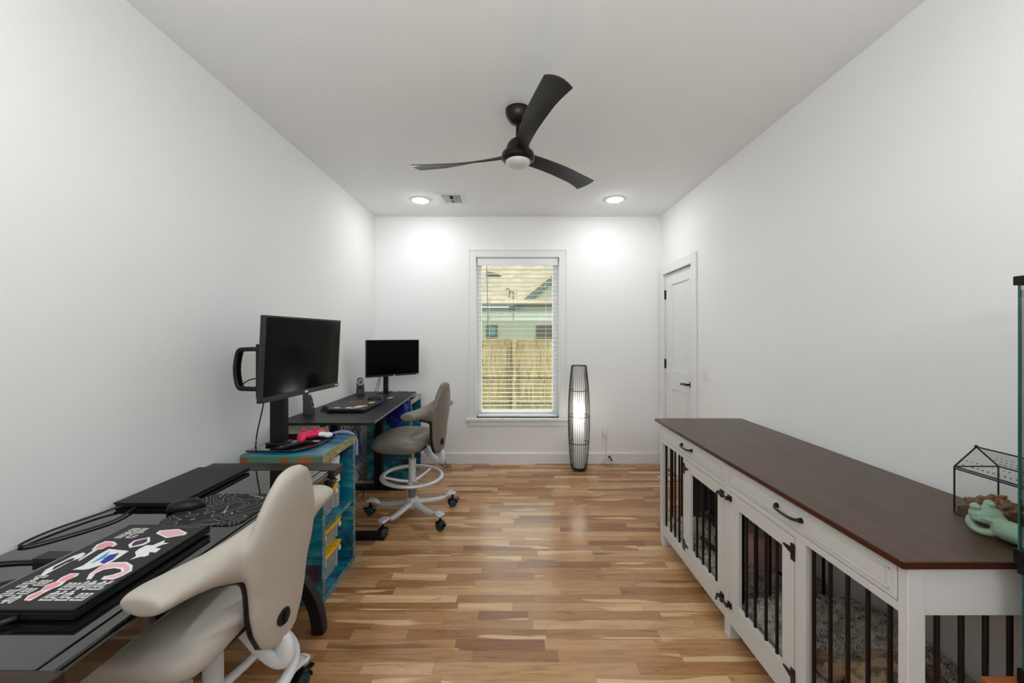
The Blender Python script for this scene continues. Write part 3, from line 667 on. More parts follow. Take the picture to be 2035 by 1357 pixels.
# ------------------------------------------------------------------ desk 1 (near, black glass)
dk = thing('glass_desk', 'espresso wood desk with glossy black glass top along left wall', 'desk', (-1.2, 1.3, 0))
DZ1 = .76
build('glass_top', MB().box(XL+.012, -.932, .758, 1.885, DZ1-.012, DZ1), 'bglass', dk, bevel=.002)
build('front_rail', MB().box(-.931, -.893, .70, 1.885, .715, DZ1-.002).box(-.893, -.885, .70, 1.885, .70, DZ1-.008), ['bglass'], dk, bevel=.004)
build('end_panel', MB().box(XL+.005, -.868, 1.886, 1.99, .722, DZ1+.002), 'espresso', dk, bevel=.003)
build('end_panel', MB().box(XL+.005, -.868, .65, .757, .722, DZ1+.002), 'espresso', dk, bevel=.003)
def arc_leg(Y, name_side, side):
    pts = []
    for k in range(13):
        u = k/12; a = u*PI/2*.93
        pts.append((-.925-.30*(1-math.cos(a)) if side > 0 else -1.50+.26*(1-math.cos(a)), Y, .34*math.sin(a)))
    o_, i_ = [], []
    m = MB().sweep(pts, [(.030, .026)]*13, 8, up=(0, 1, 0), sides=.35)
    return build('leg', m, 'black', dk, smooth=40)
for Y in (1.86, .69):
    arc_leg(Y, '', 1); arc_leg(Y, '', -1)
    build('leg_bracket', MB().sweep(spline([(-.885, Y+.03, .722), (-.94, Y+.02, .62), (-1.03, Y+.01, .50), (-1.16, Y, .36)], 4), [(.028, .03)]*13, 8, up=(0, 1, 0), sides=.35), 'espresso', dk, smooth=40)
build('crossbar', MB().box(-1.24, -1.18, .69, 1.86, .30, .36), 'black', dk)
build('cable_hook', MB().sweep(spline([(-.93, 1.80, .712), (-.93, 1.80, .68), (-.915, 1.80, .665), (-.90, 1.80, .68)], 4), .004, 8), 'trim', dk, smooth=60, label='small white hook under the top')

def lerp2(q, u, v):
    a = (q[0][0]*(1-u)+q[3][0]*u, q[0][1]*(1-u)+q[3][1]*u); b_ = (q[1][0]*(1-u)+q[2][0]*u, q[1][1]*(1-u)+q[2][1]*u)
    return (a[0]*(1-v)+b_[0]*v, a[1]*(1-v)+b_[1]*v)
GLY = {'E': ['1110', '1000', '1110', '1000', '1110'], 'R': ['1110', '1001', '1110', '1010', '1001'], 'P': ['1110', '1001', '1110', '1000', '1000'], 'F': ['1110', '1000', '1110', '1000', '1000'],
       'S': ['0111', '1000', '0110', '0001', '1110'], 'U': ['1001', '1001', '1001', '1001', '0110'], 'M': ['10001', '11011', '10101', '10001', '10001'], 'A': ['0110', '1001', '1111', '1001', '1001']}
def letters(parent, rows, org, ux, uy, cw, chh, gap, z, m='white'):
    """outlined block lettering sticker: fat white backing strokes with dark centre strokes"""
    mb = MB(); S_ = 4
    width = max(sum(len(GLY[c][0])+1 for c in w_) for w_ in rows)
    hh = 5*S_+int(gap/chh*S_); W_ = (width+1)*S_; H_ = hh*len(rows)+S_
    core = [[0]*W_ for _ in range(H_)]
    for r, word in enumerate(rows):
        xo = S_
        for ch in word:
            for jj, line in enumerate(GLY[ch]):
                for ii, c_ in enumerate(line):
                    if c_ == '1':
                        for a in range(S_):
                            for b_ in range(S_): core[S_+r*hh+jj*S_+b_][xo+ii*S_+a] = 1
            xo += (len(GLY[ch][0])+1)*S_
    def morph(g, rad, grow):
        out = [[0]*W_ for _ in range(H_)]
        for y in range(H_):
            for x in range(W_):
                vals = [g[yy][xx] if 0 <= yy < H_ and 0 <= xx < W_ else 0 for yy in range(y-rad, y+rad+1) for xx in range(x-rad, x+rad+1)]
                out[y][x] = int(any(vals)) if grow else int(all(vals))
        return out
    white_ = morph(core, 1, True); dark_ = morph(core, 1, False)
    def T(a, b_): return (org[0]+ux[0]*a-uy[0]*b_, org[1]+ux[1]*a-uy[1]*b_)
    for g_, zz, mi in ((white_, z, 0), (dark_, z+.0003, 1)):
        for y in range(H_):
            x = 0
            while x < W_:
                if g_[y][x]:
                    x1 = x
                    while x1 < W_ and g_[y][x1]: x1 += 1
                    a0, a1, b0, b1 = x*cw/S_, x1*cw/S_, y*chh/S_, (y+1)*chh/S_
                    mb.quadpts([(px_, py_, zz) for px_, py_ in (T(a0, b0), T(a1, b0), T(a1, b1), T(a0, b1))], mi); x = x1
                else: x += 1
    return build('sticker', mb, [m, 'satin'], parent, label='white outlined block lettering sticker')
def sticker(parent, pts, m, z, label=None, h=.0004):
    return build('sticker', MB().prism(pts, 'z', z, z+h), m, parent, label=label)
# laptop 1 with stickers
l1 = thing('closed_laptop', 'closed black laptop covered in pink and white stickers on glass desk', 'laptop', (-1.13, 1.08, DZ1))
zl = .79
build('laptop_base', MB().prism([(-1.262, .885), (-.998, .885), (-.998, 1.285), (-1.262, 1.285)], 'z', DZ1+.004, zl-.008), 'satin', l1, bevel=.003)
build('laptop_lid', MB().box(-1.262, -.998, .885, 1.285, zl-.007, zl), 'lid', l1, bevel=.002)
build('hinge_strip', MB().box(-1.272, -1.262, .90, 1.27, zl-.012, zl-.001), 'lidedge', l1, bevel=.001)
def shrink(pts, k=.8):
    cx = sum(p[0] for p in pts)/len(pts); cy = sum(p[1] for p in pts)/len(pts)
    return [(cx+(x-cx)*k, cy+(y-cy)*k) for x, y in pts]
STK = {
'A': [(-1.124,1.2253),(-1.1276,1.2436),(-1.076,1.253),(-1.0271,1.2285),(-1.0245,1.2157),(-1.0661,1.1969)],
'B': [(-1.1443,1.1582),(-1.1502,1.1817),(-1.1213,1.2031),(-1.0958,1.1757),(-1.0968,1.1553),(-1.1244,1.1411)],
'B2': [(-1.1363,1.1611),(-1.1424,1.1769),(-1.1218,1.1951),(-1.1052,1.1757),(-1.1065,1.164),(-1.1235,1.1496)],
'D': [(-1.0629,1.0802),(-1.0629,1.098),(-1.0863,1.1192),(-1.0901,1.1356),(-1.0875,1.1553),(-1.0691,1.1553),(-1.0584,1.1847),(-1.0498,1.1698),(-1.0316,1.1669),(-1.0439,1.1582),(-1.0499,1.1411),(-1.0291,1.1383),(-1.0242,1.1165),(-1.0446,1.1192),(-1.0326,1.1032),(-1.037,1.0954),(-1.0487,1.0954)],
'E': [(-1.2234,1.13),(-1.2384,1.1582),(-1.2321,1.1787),(-1.2039,1.1757),(-1.1796,1.1611),(-1.1773,1.1467),(-1.1955,1.1496),(-1.1961,1.1356),(-1.2041,1.1317)],
'E2': [(-1.2067,1.1328),(-1.197,1.0752),(-1.2046,1.0777),(-1.2162,1.1289)],
'F': [(-1.1696,1.0345),(-1.1627,1.0533),(-1.1764,1.1085),(-1.1779,1.1356),(-1.1451,1.13),(-1.1096,1.1246),(-1.1045,1.0929),(-1.1029,1.0605),(-1.1178,1.0533),(-1.1308,1.0369),(-1.1421,1.0345)],
'F2': [(-1.1332,1.0678),(-1.1444,1.1032),(-1.1257,1.1138),(-1.1115,1.0827),(-1.1142,1.0605)],
'F3': [(-1.1511,1.0581),(-1.1595,1.098),(-1.1635,1.1246),(-1.1399,1.0878),(-1.147,1.0727)],
'G': [(-1.0878,0.9926),(-1.1058,1.0165),(-1.1128,1.0485),(-1.0991,1.0678),(-1.0617,1.0702),(-1.028,1.0533),(-1.008,1.03),(-1.0103,1.0077),(-1.019,0.9926),(-1.0508,0.9926),(-1.0564,1.0055),(-1.0417,1.012),(-1.0309,1.0254),(-1.0451,1.0369),(-1.0665,1.0415),(-1.0869,1.0345),(-1.092,1.0187),(-1.0769,0.9947)],
'H': [(-1.2251,1.0098),(-1.2413,1.0345),(-1.2414,1.0629),(-1.2414,1.098),(-1.2325,1.1165),(-1.2192,1.1111),(-1.2094,1.0903),(-1.2185,1.0727),(-1.2164,1.0415),(-1.2168,1.0209),(-1.2144,1.0077)],
'I': [(-1.1485,0.9146),(-1.1593,0.931),(-1.1526,0.95),(-1.1637,0.9698),(-1.1547,0.9842),(-1.1612,1.0012),(-1.1571,1.0187),(-1.1341,1.0187),(-1.1272,1.0077),(-1.1333,0.9884),(-1.1249,0.9698),(-1.1317,0.9559),(-1.1332,0.9423),(-1.132,0.931),(-1.1317,0.9128)]}
z = zl+.0002
sticker(l1, STK['A'], 'white', z); sticker(l1, shrink(STK['A'], .78), 'lpink', z+.0003, 'pink rounded rectangle sticker')
sticker(l1, STK['B'], 'white', z); sticker(l1, STK['B2'], 'purple', z+.0003, 'purple badge sticker')
sticker(l1, STK['D'], 'white', z, 'white animal shaped sticker')
sticker(l1, STK['E'], 'white', z); sticker(l1, shrink(STK['E'], .74), 'rpink', z+.0003, 'pink axe shaped sticker'); sticker(l1, STK['E2'], 'white', z)
sticker(l1, STK['F'], 'white', z, 'white and blue bird sticker'); sticker(l1, STK['F2'], 'blue', z+.0003); sticker(l1, STK['F3'], 'lblue', z+.0003)
sticker(l1, STK['G'], 'white', z)
sticker(l1, [(-1.0965,1.012),(-1.105,1.028),(-1.108,1.046),(-1.096,1.061),(-1.062,1.064),(-1.033,1.049),(-1.014,1.029),(-1.016,1.008),(-1.024,.998),(-1.045,.998),(-1.048,1.003),(-1.033,1.01),(-1.024,1.026),(-1.042,1.043),(-1.067,1.0475),(-1.09,1.04),(-1.098,1.022)], 'lpink', z+.0003, 'pink horseshoe sticker')
sticker(l1, STK['H'], 'white', z); sticker(l1, shrink(STK['H'], .5), 'lid', z+.0003)
sticker(l1, STK['I'], 'white', z)
for cx, cy, rx, ry in ((-1.143, .932, .0085, .016), (-1.145, .966, .0125, .016), (-1.143, 1.0, .011, .0165)):
    sticker(l1, [(cx+rx*math.cos(2*PI*k/14), cy+ry*math.sin(2*PI*k/14)) for k in range(14)], 'rpink', z+.0003)
letters(l1, ['RE', 'PS', 'ER'], (-1.120, .908), (0, 1), (-1, 0), .0078, .0058, .008, z)
letters(l1, ['MUM', 'SEE'], (-1.235, .90), (0, 1), (-1, 0), .0064, .0052, .008, z)
letters(l1, ['RE', 'SP', 'EU'], (-1.232, 1.262), (1, 0), (0, 1), .0062, .0036, .004, z)
# maker's lettering in the lid corner
cu = bpy.data.curves.new('lettering', 'FONT'); cu.body = 'LEGION'; cu.size = .019; cu.extrude = .0002; cu.space_character = 1.15
to = bpy.data.objects.new('lettering_tmp', cu); COL.objects.link(to); to.location = (0, 0, 0)
dg = bpy.context.evaluated_depsgraph_get(); lm = bpy.data.meshes.new_from_object(to.evaluated_get(dg)); bpy.data.objects.remove(to)
lm.transform(Matrix.Translation((-1.098-l1.location.x, 1.262-l1.location.y, z-l1.location.z)) @ Matrix.Diagonal((1.05, 1, 1, 1)))
lo = bpy.data.objects.new('lid_lettering', lm); COL.objects.link(lo); lm.materials.clear(); lm.materials.append(M['greyp']); lo.parent = l1

l3 = thing('closed_laptop', 'plain black closed laptop against the wall on the glass desk', 'laptop', (-1.39, 1.67, DZ1))
build('laptop_base', MB().box(-1.507, -1.262, 1.475, 1.868, DZ1+.004, DZ1+.013), 'satin', l3, bevel=.002)
build('laptop_lid', MB().box(-1.510, -1.265, 1.470, 1.872, DZ1+.0145, DZ1+.022), 'desktop', l3, bevel=.002)
def rrect(x0, x1, y0, y1, r, n=6):
    out = []
    for cx, cy, a0 in ((x1-r, y1-r, 0), (x0+r, y1-r, 90), (x0+r, y0+r, 180), (x1-r, y0+r, 270)):
        for k in range(n+1):
            a = math.radians(a0+90*k/n); out.append((cx+r*math.cos(a), cy+r*math.sin(a)))
    return out
tag(rebase(build('mousepad', MB().prism(rrect(-1.235, -.945, 1.335, 1.60, .04), 'z', DZ1, DZ1+.004), 'topo'), (-1.09, 1.46, DZ1)), 'black mousepad with white contour lines on the glass desk', 'mousepad')
def mouse(label, x, y, z, rz, grey):
    t = thing('computer_mouse', label, 'mouse', (x, y, z), rz, 'computer mice on the desks')
    b = MB(); b.ball((0, 0, .010), (.060, .033, .026)); b.ball((.018, 0, .012), (.04, .030, .022)); b.ball((0, 0, .004), (.062, .034, .012))
    b.v = [(x_, y_, max(z_, 0.0008)) for x_, y_, z_ in b.v]
    build('mouse_body', b, grey, t, world=False, remesh=.003, smit=4)
    build('scroll_wheel', MB().lathe([(0, -.004), (.009, -.004), (.009, .004), (0, .004)], (-.030, 0, .028), 16, axis='y'), 'grip', t, world=False)
    return t
mouse('large black mouse lying on the contour pattern mousepad', -1.225, 1.46, DZ1+.0042, math.radians(205), 'satin')
# charger cables on the desk
tag(build('charging_cable', MB().sweep(spline([(-1.47, 1.465, .772), (-1.50, 1.40, .768), (-1.528, 1.28, .768), (-1.522, 1.20, .765), (-1.47, 1.23, .765), (-1.40, 1.36, .765), (-1.42, 1.462, .768)], 8), .0035, 8), 'cable', smooth=180), 'black cable looping from the plain laptop along the wall', 'cable')
tag(build('charging_cable', MB().sweep(spline([(-1.525, 1.04, .775), (-1.48, 1.10, .766), (-1.43, 1.115, .765), (-1.37, 1.12, .765), (-1.31, 1.14, .765)], 8), .004, 8).box(-1.37, -1.30, 1.11, 1.15, .7605, .776), 'cable', smooth=60), 'black power brick cable behind the stickered laptop', 'cable')
tag(build('charging_cable', MB().sweep(spline([(-1.49, .97, .765), (-1.40, .98, .765), (-1.33, 1.02, .765), (-1.28, 1.05, .765)], 8), .0045, 8).sweep(spline([(-1.49, .93, .765), (-1.40, .94, .765), (-1.30, 1.0, .765)], 8), .004, 8), 'cable', smooth=180), 'thick doubled black cable left of the stickered laptop', 'cable')
tag(build('charging_cable', MB().sweep(spline([(-1.13, .884, .772), (-1.17, .84, .768), (-1.25, .79, .766), (-1.33, .74, .766)], 8), .004, 8).cyl((-1.125, .884, .772), (-1.15, .862, .770), .0055), ['cable'], smooth=180), 'cable with pale plug at the near end of stickered laptop', 'cable')

# ------------------------------------------------------------------ painted shelf units
def painted_unit(label, y0, y1, group='teal painted shelf units'):
    x0, x1, zt = -1.425, -1.0, .79
    t = thing('painted_shelf', label, 'shelf unit', ((x0+x1)/2, (y0+y1)/2, 0), group=group)
    b = MB().box(x0, x1, y0, y0+.03, 0, zt-.05).box(x0, x1, y1-.03, y1, 0, zt-.05).box(x0, x0+.012, y0+.03, y1-.03, .03, zt-.05).box(x0, x1-.006, y0+.03, y1-.03, 0, .035)
    build('carcass', b, 'paint', t, bevel=.002)
    build('tabletop', MB().box(x0, x1, y0, y1, zt-.049, zt), 'paint', t, bevel=.002)
    build('shelf_board', MB().box(x0+.012, x1-.012, y0+.03, y1-.03, .375, .393), 'paint', t)
    build('gilded_edge', MB().box(x1+.0042, x1+.0062, y0, y1, zt-.047, zt-.002), 'gild', t, label='gold and teal painted front edge')
    build('face_frame', MB().box(x1, x1+.004, y0, y0+.032, 0, zt-.05).box(x1, x1+.004, y1-.032, y1, 0, zt-.05).box(x1, x1+.004, y0, y1, zt-.0495, zt-.001).box(x1, x1+.004, y0+.0325, y1-.0325, .001, .036).box(x1-.012, x1-.002, y0+.03, y1-.03, .374, .394), 'painttrim', t)
    build('scalloped_border', MB().box(x0, x1, y0-.003, y0, zt-.048, zt-.001), 'scallop', t, label='scalloped red and green painted border')
    return t
painted_unit('teal painted shelf unit with scalloped border under the large television', 2.034, 2.459)
painted_unit('teal painted shelf unit at the back corner beneath the standing desk', 3.795, 4.215)

# storage bins
def bin_(label, y0, y1, zb, zt):
    x0, x1 = -1.33, -1.035
    t = thing('storage_bin', label, 'storage bin', ((x0+x1)/2, (y0+y1)/2, zb), group='clear bins with yellow lids')
    b = MB(); i = .018
    b.add([(x0+i, y0+i, zb), (x1-i, y0+i, zb), (x1-i, y1-i, zb), (x0+i, y1-i, zb), (x0, y0, zt), (x1, y0, zt), (x1, y1, zt), (x0, y1, zt)], [(0,3,2,1),(4,5,6,7),(0,1,5,4),(1,2,6,5),(2,3,7,6),(3,0,4,7)])
    for yy in (y0+.04, y1-.05): b.box(x1-.012, x1+.006, yy, yy+.014, zb+.03, zt-.004)
    build('bin_body', b, 'clearp', t, bevel=.006)
    l = MB().prism(rrect(x0-.006, x1+.008, y0-.006, y1+.006, .02, 4), 'z', zt-.008, zt+.010)
    l.box(x0+.01, x1+.012, y0, y0+.07, zt+.010, zt+.020).box(x0+.01, x1+.012, y1-.07, y1, zt+.010, zt+.020)
    build('bin_lid', l, 'yellow', t, bevel=.004, label='yellow lid')
    for yy in (y0+.03, y1-.04): build('latch', MB().box(x1+.008, x1+.016, yy, yy+.022, zt-.03, zt-.006), 'vent', t, bevel=.002)
    return t
bin_('yellow lidded clear bin on the floor of the teal shelf, lowest of the three', 2.075, 2.325, .036, .185)
bin_('yellow lidded clear bin stacked in the middle, just under the shelf board', 2.075, 2.325, .209, .325)
bin_('yellow lidded clear bin on the upper board of the teal shelf', 2.072, 2.28, .394, .535)
sb = thing('spray_bottle', 'clear bottle with white sprayer top behind the uppermost bin', 'bottle', (-1.075, 2.335, .393))
build('bottle_body', MB().lathe([(0, 0), (.028, 0), (.031, .01), (.031, .12), (.022, .15), (.013, .165), (0, .166)], (-1.075, 2.335, .394), 24), 'clearp', sb, smooth=50)
build('sprayer_head', MB().lathe([(0, .15), (.036, .15), (.034, .18), (.028, .23), (.034, .30), (0, .302)], (-1.075, 2.335, .394), 20).box(-1.115, -1.07, 2.30, 2.325, .655, .69), 'white', sb, smooth=50, bevel=.003, label='white plastic sprayer head')

# ------------------------------------------------------------------ television + stand on shelf 1
ts = thing('tv_stand', 'black glass based television stand on the near teal shelf', 'stand', (-1.32, 2.19, .79))
build('glass_base', MB().prism([(-1.42, 2.065), (-1.175, 2.065), (-1.12, 2.12), (-1.085, 2.22), (-1.083, 2.32), (-1.10, 2.42), (-1.42, 2.42)], 'z', .796, .804), 'bglass', ts, bevel=.002)
build('pole', MB().box(-1.355, -1.275, 2.165, 2.215, .804, 1.36), 'satin', ts, bevel=.006)
build('pole_collar', MB().box(-1.37, -1.262, 2.15, 2.23, .805, .820), 'blackm', ts, bevel=.004)
Pc = spline([(-1.225, 1.945, 1.345), (-1.32, 1.94, 1.345), (-1.356, 1.938, 1.338), (-1.370, 1.938, 1.29), (-1.374, 1.938, 1.245), (-1.370, 1.938, 1.20), (-1.356, 1.938, 1.156), (-1.32, 1.94, 1.148), (-1.225, 1.945, 1.148)], 5)
build('swivel_bracket', MB().sweep(Pc, [(.011, .020)]*len(Pc), 10, up=(0, 1, 0), sides=.5), 'satin', ts, smooth=50)
build('mount_beam', MB().box(-1.30, -1.262, 1.96, 2.34, 1.335, 1.355).box(-1.30, -1.262, 1.96, 2.34, 1.138, 1.158).box(-1.275, -1.262, 1.93, 2.36, 1.10, 1.37), 'satin', ts)
tv = thing('television', 'large black flat television on the pole stand by left wall', 'television', (-1.2, 2.16, 1.09))
def screen_thing(parent, p0, p1, z0, z1, tilt, th, bezel, chin, metal):
    """panel from p0 to p1 (xy) facing the side left of p0->p1 rotated -90; tilt = top offset along the normal"""
    a = Vector((p0[0], p0[1])); b_ = Vector((p1[0], p1[1])); d = (b_-a); Wd = d.length; d.normalize(); nrm = Vector((d.y, -d.x))
    hz = z1-z0
    def P(u, v, w):
        q = a+d*u+nrm*(w+tilt*(v/hz)); return (q.x, q.y, z0+v)
    def bx(u0, u1, v0, v1, w0, w1, mb, mi=0):
        vs = [P(u, v, w) for w in (w0, w1) for (u, v) in ((u0, v0), (u1, v0), (u1, v1), (u0, v1))]
        mb.add(vs, [(0,3,2,1),(4,5,6,7),(0,1,5,4),(1,2,6,5),(2,3,7,6),(3,0,4,7)], mi)
    m = MB(); bx(0, Wd, 0, hz, -th, -.004, m); bx(0, bezel, 0, hz, -.004, .003, m); bx(Wd-bezel, Wd, 0, hz, -.004, .003, m); bx(0, Wd, hz-bezel, hz, -.004, .003, m); bx(0, Wd, 0, chin, -.004, .006, m)
    build('bezel', m, metal, parent, bevel=.002)
    m = MB(); bx(bezel*.8, Wd-bezel*.8, chin*.9, hz-bezel*.8, -.004, 0, m); build('screen', m, 'screen', parent)
    m = MB(); bx(Wd*.22, Wd*.78, hz*.14, hz*.82, -th-.022, -th, m); build('back_housing', m, 'satin', parent, bevel=.006)
    m = MB(); bx(Wd*.49, Wd*.53, chin*.3, chin*.7, .006, .0065, m); bx(Wd*.94, Wd*.985, chin*.35, chin*.65, .006, .0065, m); build('logo_mark', m, 'greyp' if False else 'vent', parent)
screen_thing(tv, (-1.195, 1.842), (-1.122, 2.485), 1.09, 1.51, .022, .022, .010, .026, mat('slate_bezel', srgb(30, 36, 44), .34, .2))
tag(build('tv_cable', MB().sweep(spline([(-1.27, 1.99, 1.20), (-1.33, 1.97, 1.19), (-1.36, 1.96, 1.165), (-1.34, 1.96, 1.14), (-1.30, 1.99, 1.13)], 8), .003, 8), 'cable', smooth=180), 'small black cable loop behind the television bracket', 'cable')
tag(build('tv_cable', MB().sweep(spline([(-1.31, 2.06, 1.10), (-1.36, 2.10, .98), (-1.40, 2.13, .88), (-1.415, 2.14, .80)], 8), .0035, 8), 'cable', smooth=180), 'black cable hanging behind the television pole', 'cable')

# controller, remote
gc = thing('game_controller', 'bright pink and white game controller on the glass tv stand', 'game controller', (-1.18, 2.27, .804), math.radians(48))
b = MB(); b.ball((0, 0, .035), (.062, .035, .022)); b.sweep([(-.045, 0, .038), (-.062, -.03, .026), (-.070, -.058, .018)], [(.026, .022), (.024, .020), (.015, .014)], 12)
b.sweep([(.045, 0, .042), (.066, .0, .040), (.080, -.012, .036)], [(.024, .012), (.020, .010), (.014, .008)], 12)
build('controller_shell', b, 'pink', gc, world=False, remesh=.0035, smit=5)
build('underside_grip', MB().ball((.062, -.012, .026), (.040, .030, .016), rot=Matrix.Rotation(.25, 4, 'Y').to_quaternion()).ball((.088, -.028, .020), (.026, .026, .016)), 'white', gc, world=False, smooth=180, label='white grip underside')
for x, y in ((-.035, .012), (.022, -.012)): build('thumbstick', MB().cyl((x, y, .05), (x, y, .066), .008).cyl((x, y, .064), (x, y, .07), .012), 'pink', gc, world=False, smooth=50)
rm = thing('remote_control', 'black television remote lying in front of the pink controller', 'remote', (-1.215, 2.14, .8045), math.radians(62))
build('remote_body', MB().box(-.085, .085, -.02, .02, 0, .016), 'satin', rm, world=False, bevel=.006)
b = MB(); rnd = random.Random(3)
for i in range(8):
    for j in range(3): b.box(-.07+i*.017, -.061+i*.017, -.013+j*.010, -.007+j*.010, .016, .0178, 1 if (i, j) in ((0, 0), (5, 2)) else 0)
build('buttons', b, ['grip', 'orange'], rm, world=False)
# headset over shelf corner
hs = thing('headset', 'blue and lavender headset hanging over the teal shelf corner', 'headphones', (-1.05, 2.42, .79))
P = spline([(-1.165, 2.474, .778), (-1.135, 2.474, .795), (-1.085, 2.474, .805), (-1.040, 2.474, .799), (-1.008, 2.474, .778), (-.994, 2.474, .74), (-.995, 2.476, .69), (-.996, 2.478, .655)], 4)
build('headband', MB().sweep(P, [(.009, .003)]*len(P), 10, up=(0, 1, 0)), 'lav', hs, smooth=60)
P2 = [(x, y+.016, z-.003) for x, y, z in P]
build('band_padding', MB().sweep(P2, [(.009, .005)]*len(P2), 10, up=(0, 1, 0)), 'navy', hs, smooth=60)
build('ear_cup', MB().lathe([(0, -.02), (.03, -.02), (.036, 0), (.03, .02), (0, .02)], (-1.02, 2.496, .63), 24, axis='x'), 'navy', hs, smooth=50)

# ------------------------------------------------------------------ standing desk 2
sd = thing('standing_desk', 'black standing desk with rounded corners at the back left', 'desk', (-1.24, 3.15, 0))
TZ = .86
tp = [(-1.52, 2.476), (-.93, 2.476), (-.912, 2.482), (-.90, 2.497), (-.897, 2.515), (-.955, 3.845), (-.965, 3.868), (-.985, 3.878), (-1.52, 3.878)]
build('desktop', MB().prism(tp, 'z', TZ-.018, TZ), 'desktop', sd, bevel=.004)
build('edge_highlight', MB().add([(-.8965, 2.520, TZ-.016), (-.9545, 3.842, TZ-.016), (-.9545, 3.842, TZ-.003), (-.8965, 2.520, TZ-.003), (-.8975, 2.520, TZ-.016), (-.9555, 3.842, TZ-.016), (-.9555, 3.842, TZ-.003), (-.8975, 2.520, TZ-.003)], [(0,1,2,3),(4,7,6,5),(0,3,7,4),(1,5,6,2),(0,4,5,1),(3,2,6,7)]), mat('grey_edge_highlight', srgb(120, 118, 116), .35), sd)  # bevel highlight along the desktop edge, put into a pale grey strip
for Yl, X2 in ((2.72, -.90), (3.60, -.985)):
    build('foot', MB().prism([(-1.50, 0), (X2+.01, 0), (X2+.015, .02), (X2-.01, .038), (-1.48, .038), (-1.50, .02)], 'y', Yl-.035, Yl+.035), 'black', sd, bevel=.004)
    build('leg', MB().box(-1.275, -1.205, Yl-.035, Yl+.035, .038, .55).box(-1.268, -1.212, Yl-.028, Yl+.028, .55, TZ-.05), 'black', sd, bevel=.003)
    build('crossbeam', MB().box(-1.46, -1.02, Yl-.025, Yl+.025, TZ-.05, TZ-.018), 'black', sd)
build('frame_rail', MB().box(-1.29, -1.26, 2.6, 3.7, TZ-.055, TZ-.02).box(-1.22, -1.19, 2.6, 3.7, TZ-.055, TZ-.02), 'black', sd)
build('height_controller', MB().box(-1.01, -.945, 3.66, 3.76, TZ-.044, TZ-.019), 'satin', sd, bevel=.004, label='small control keypad under the front edge')
# laptop 2
l2 = thing('closed_laptop', 'closed black laptop with red and cream stickers on standing desk', 'laptop', (-1.21, 3.0, TZ))
zq = TZ+.025
build('laptop_base', MB().box(-1.345, -1.08, 2.795, 3.20, TZ+.004, zq-.008), 'satin', l2, bevel=.003)
build('laptop_lid', MB().box(-1.345, -1.078, 2.80, 3.20, zq-.007, zq), 'lid', l2, bevel=.002)
build('lid_edge', MB().box(-1.078, -1.075, 2.80, 3.20, zq-.014, zq), 'tealedge', l2)
def blob(cx, cy, rx, ry, n=14, jit=.15, seed=0):
    r = random.Random(seed); return [(cx+rx*(1+r.uniform(-jit, jit))*math.cos(2*PI*k/n), cy+ry*(1+r.uniform(-jit, jit))*math.sin(2*PI*k/n)) for k in range(n)]
sticker(l2, blob(-1.255, 3.11, .052, .055, 18, .05, 1), 'red', zq+.0001, 'round red sticker'); sticker(l2, blob(-1.255, 3.11, .026, .028, 12, .3, 2), 'lid', zq+.0006)
sticker(l2, blob(-1.12, 3.09, .024, .04, 14, .08, 3), 'orange', zq+.0001, 'orange oval sticker')
sticker(l2, blob(-1.15, 2.91, .035, .045, 14, .25, 4), 'cream', zq+.0001, 'cream patch sticker'); sticker(l2, blob(-1.12, 2.93, .02, .03, 10, .2, 5), 'rpink', zq+.0006)
sticker(l2, blob(-1.21, 2.86, .022, .022, 9, .35, 6), 'white', zq+.0001); sticker(l2, blob(-1.17, 2.845, .02, .016, 9, .3, 8), 'white', zq+.0006); sticker(l2, blob(-1.295, 2.86, .028, .022, 8, .2, 7), 'cream', zq+.0001)
tag(rebase(build('mousepad', MB().prism(rrect(-1.28, -1.07, 3.25, 3.56, .01, 3), 'z', TZ, TZ+.003).box(-1.115, -1.085, 3.44, 3.47, TZ+.003, TZ+.0035, 1).box(-1.10, -1.075, 3.475, 3.50, TZ+.003, TZ+.0035, 1), ['satin', 'vent']), (-1.17, 3.4, TZ)), 'black mousepad with small white marks on the standing desk', 'mousepad')
mouse('black mouse behind the red stickered laptop on standing desk', -1.185, 3.33, TZ+.0032, math.radians(200), 'satin')
tag(rebase(build('pencil', MB().cyl((-1.37, 3.02, TZ+.004), (-1.27, 3.05, TZ+.004), .0038, n=6) if False else MB().cyl((-1.43, 2.98, TZ+.004), (-1.352, 2.985, TZ+.004), .0038, n=6), 'woodpencil'), (-1.4, 2.98, TZ)), 'yellow pencil beside the laptop on standing desk', 'pencil')
b = MB()
for k in range(3): b.sweep([(-1.40+.028*math.cos(u+k), 2.90+.03*math.sin(u+k*.7), TZ+.006+k*.007+.004*math.sin(3*u)) for u in [2*PI*i/20 for i in range(20)]], .0045, 6, closed=True)
tag(build('cable_coil', b, 'cable', smooth=180), 'coiled black cable beside the red stickered laptop', 'cable')
b = MB()
for k in range(3): b.sweep(spline([(-1.13+.035*k, 3.80, TZ+.003), (-1.12+.035*k, 3.83, TZ+.010), (-1.10+.035*k, 3.79, TZ+.003)], 5), .0028, 6)
tag(build('cable_coil', b, 'cable', smooth=180), 'short black cables at the back edge of standing desk', 'cable')
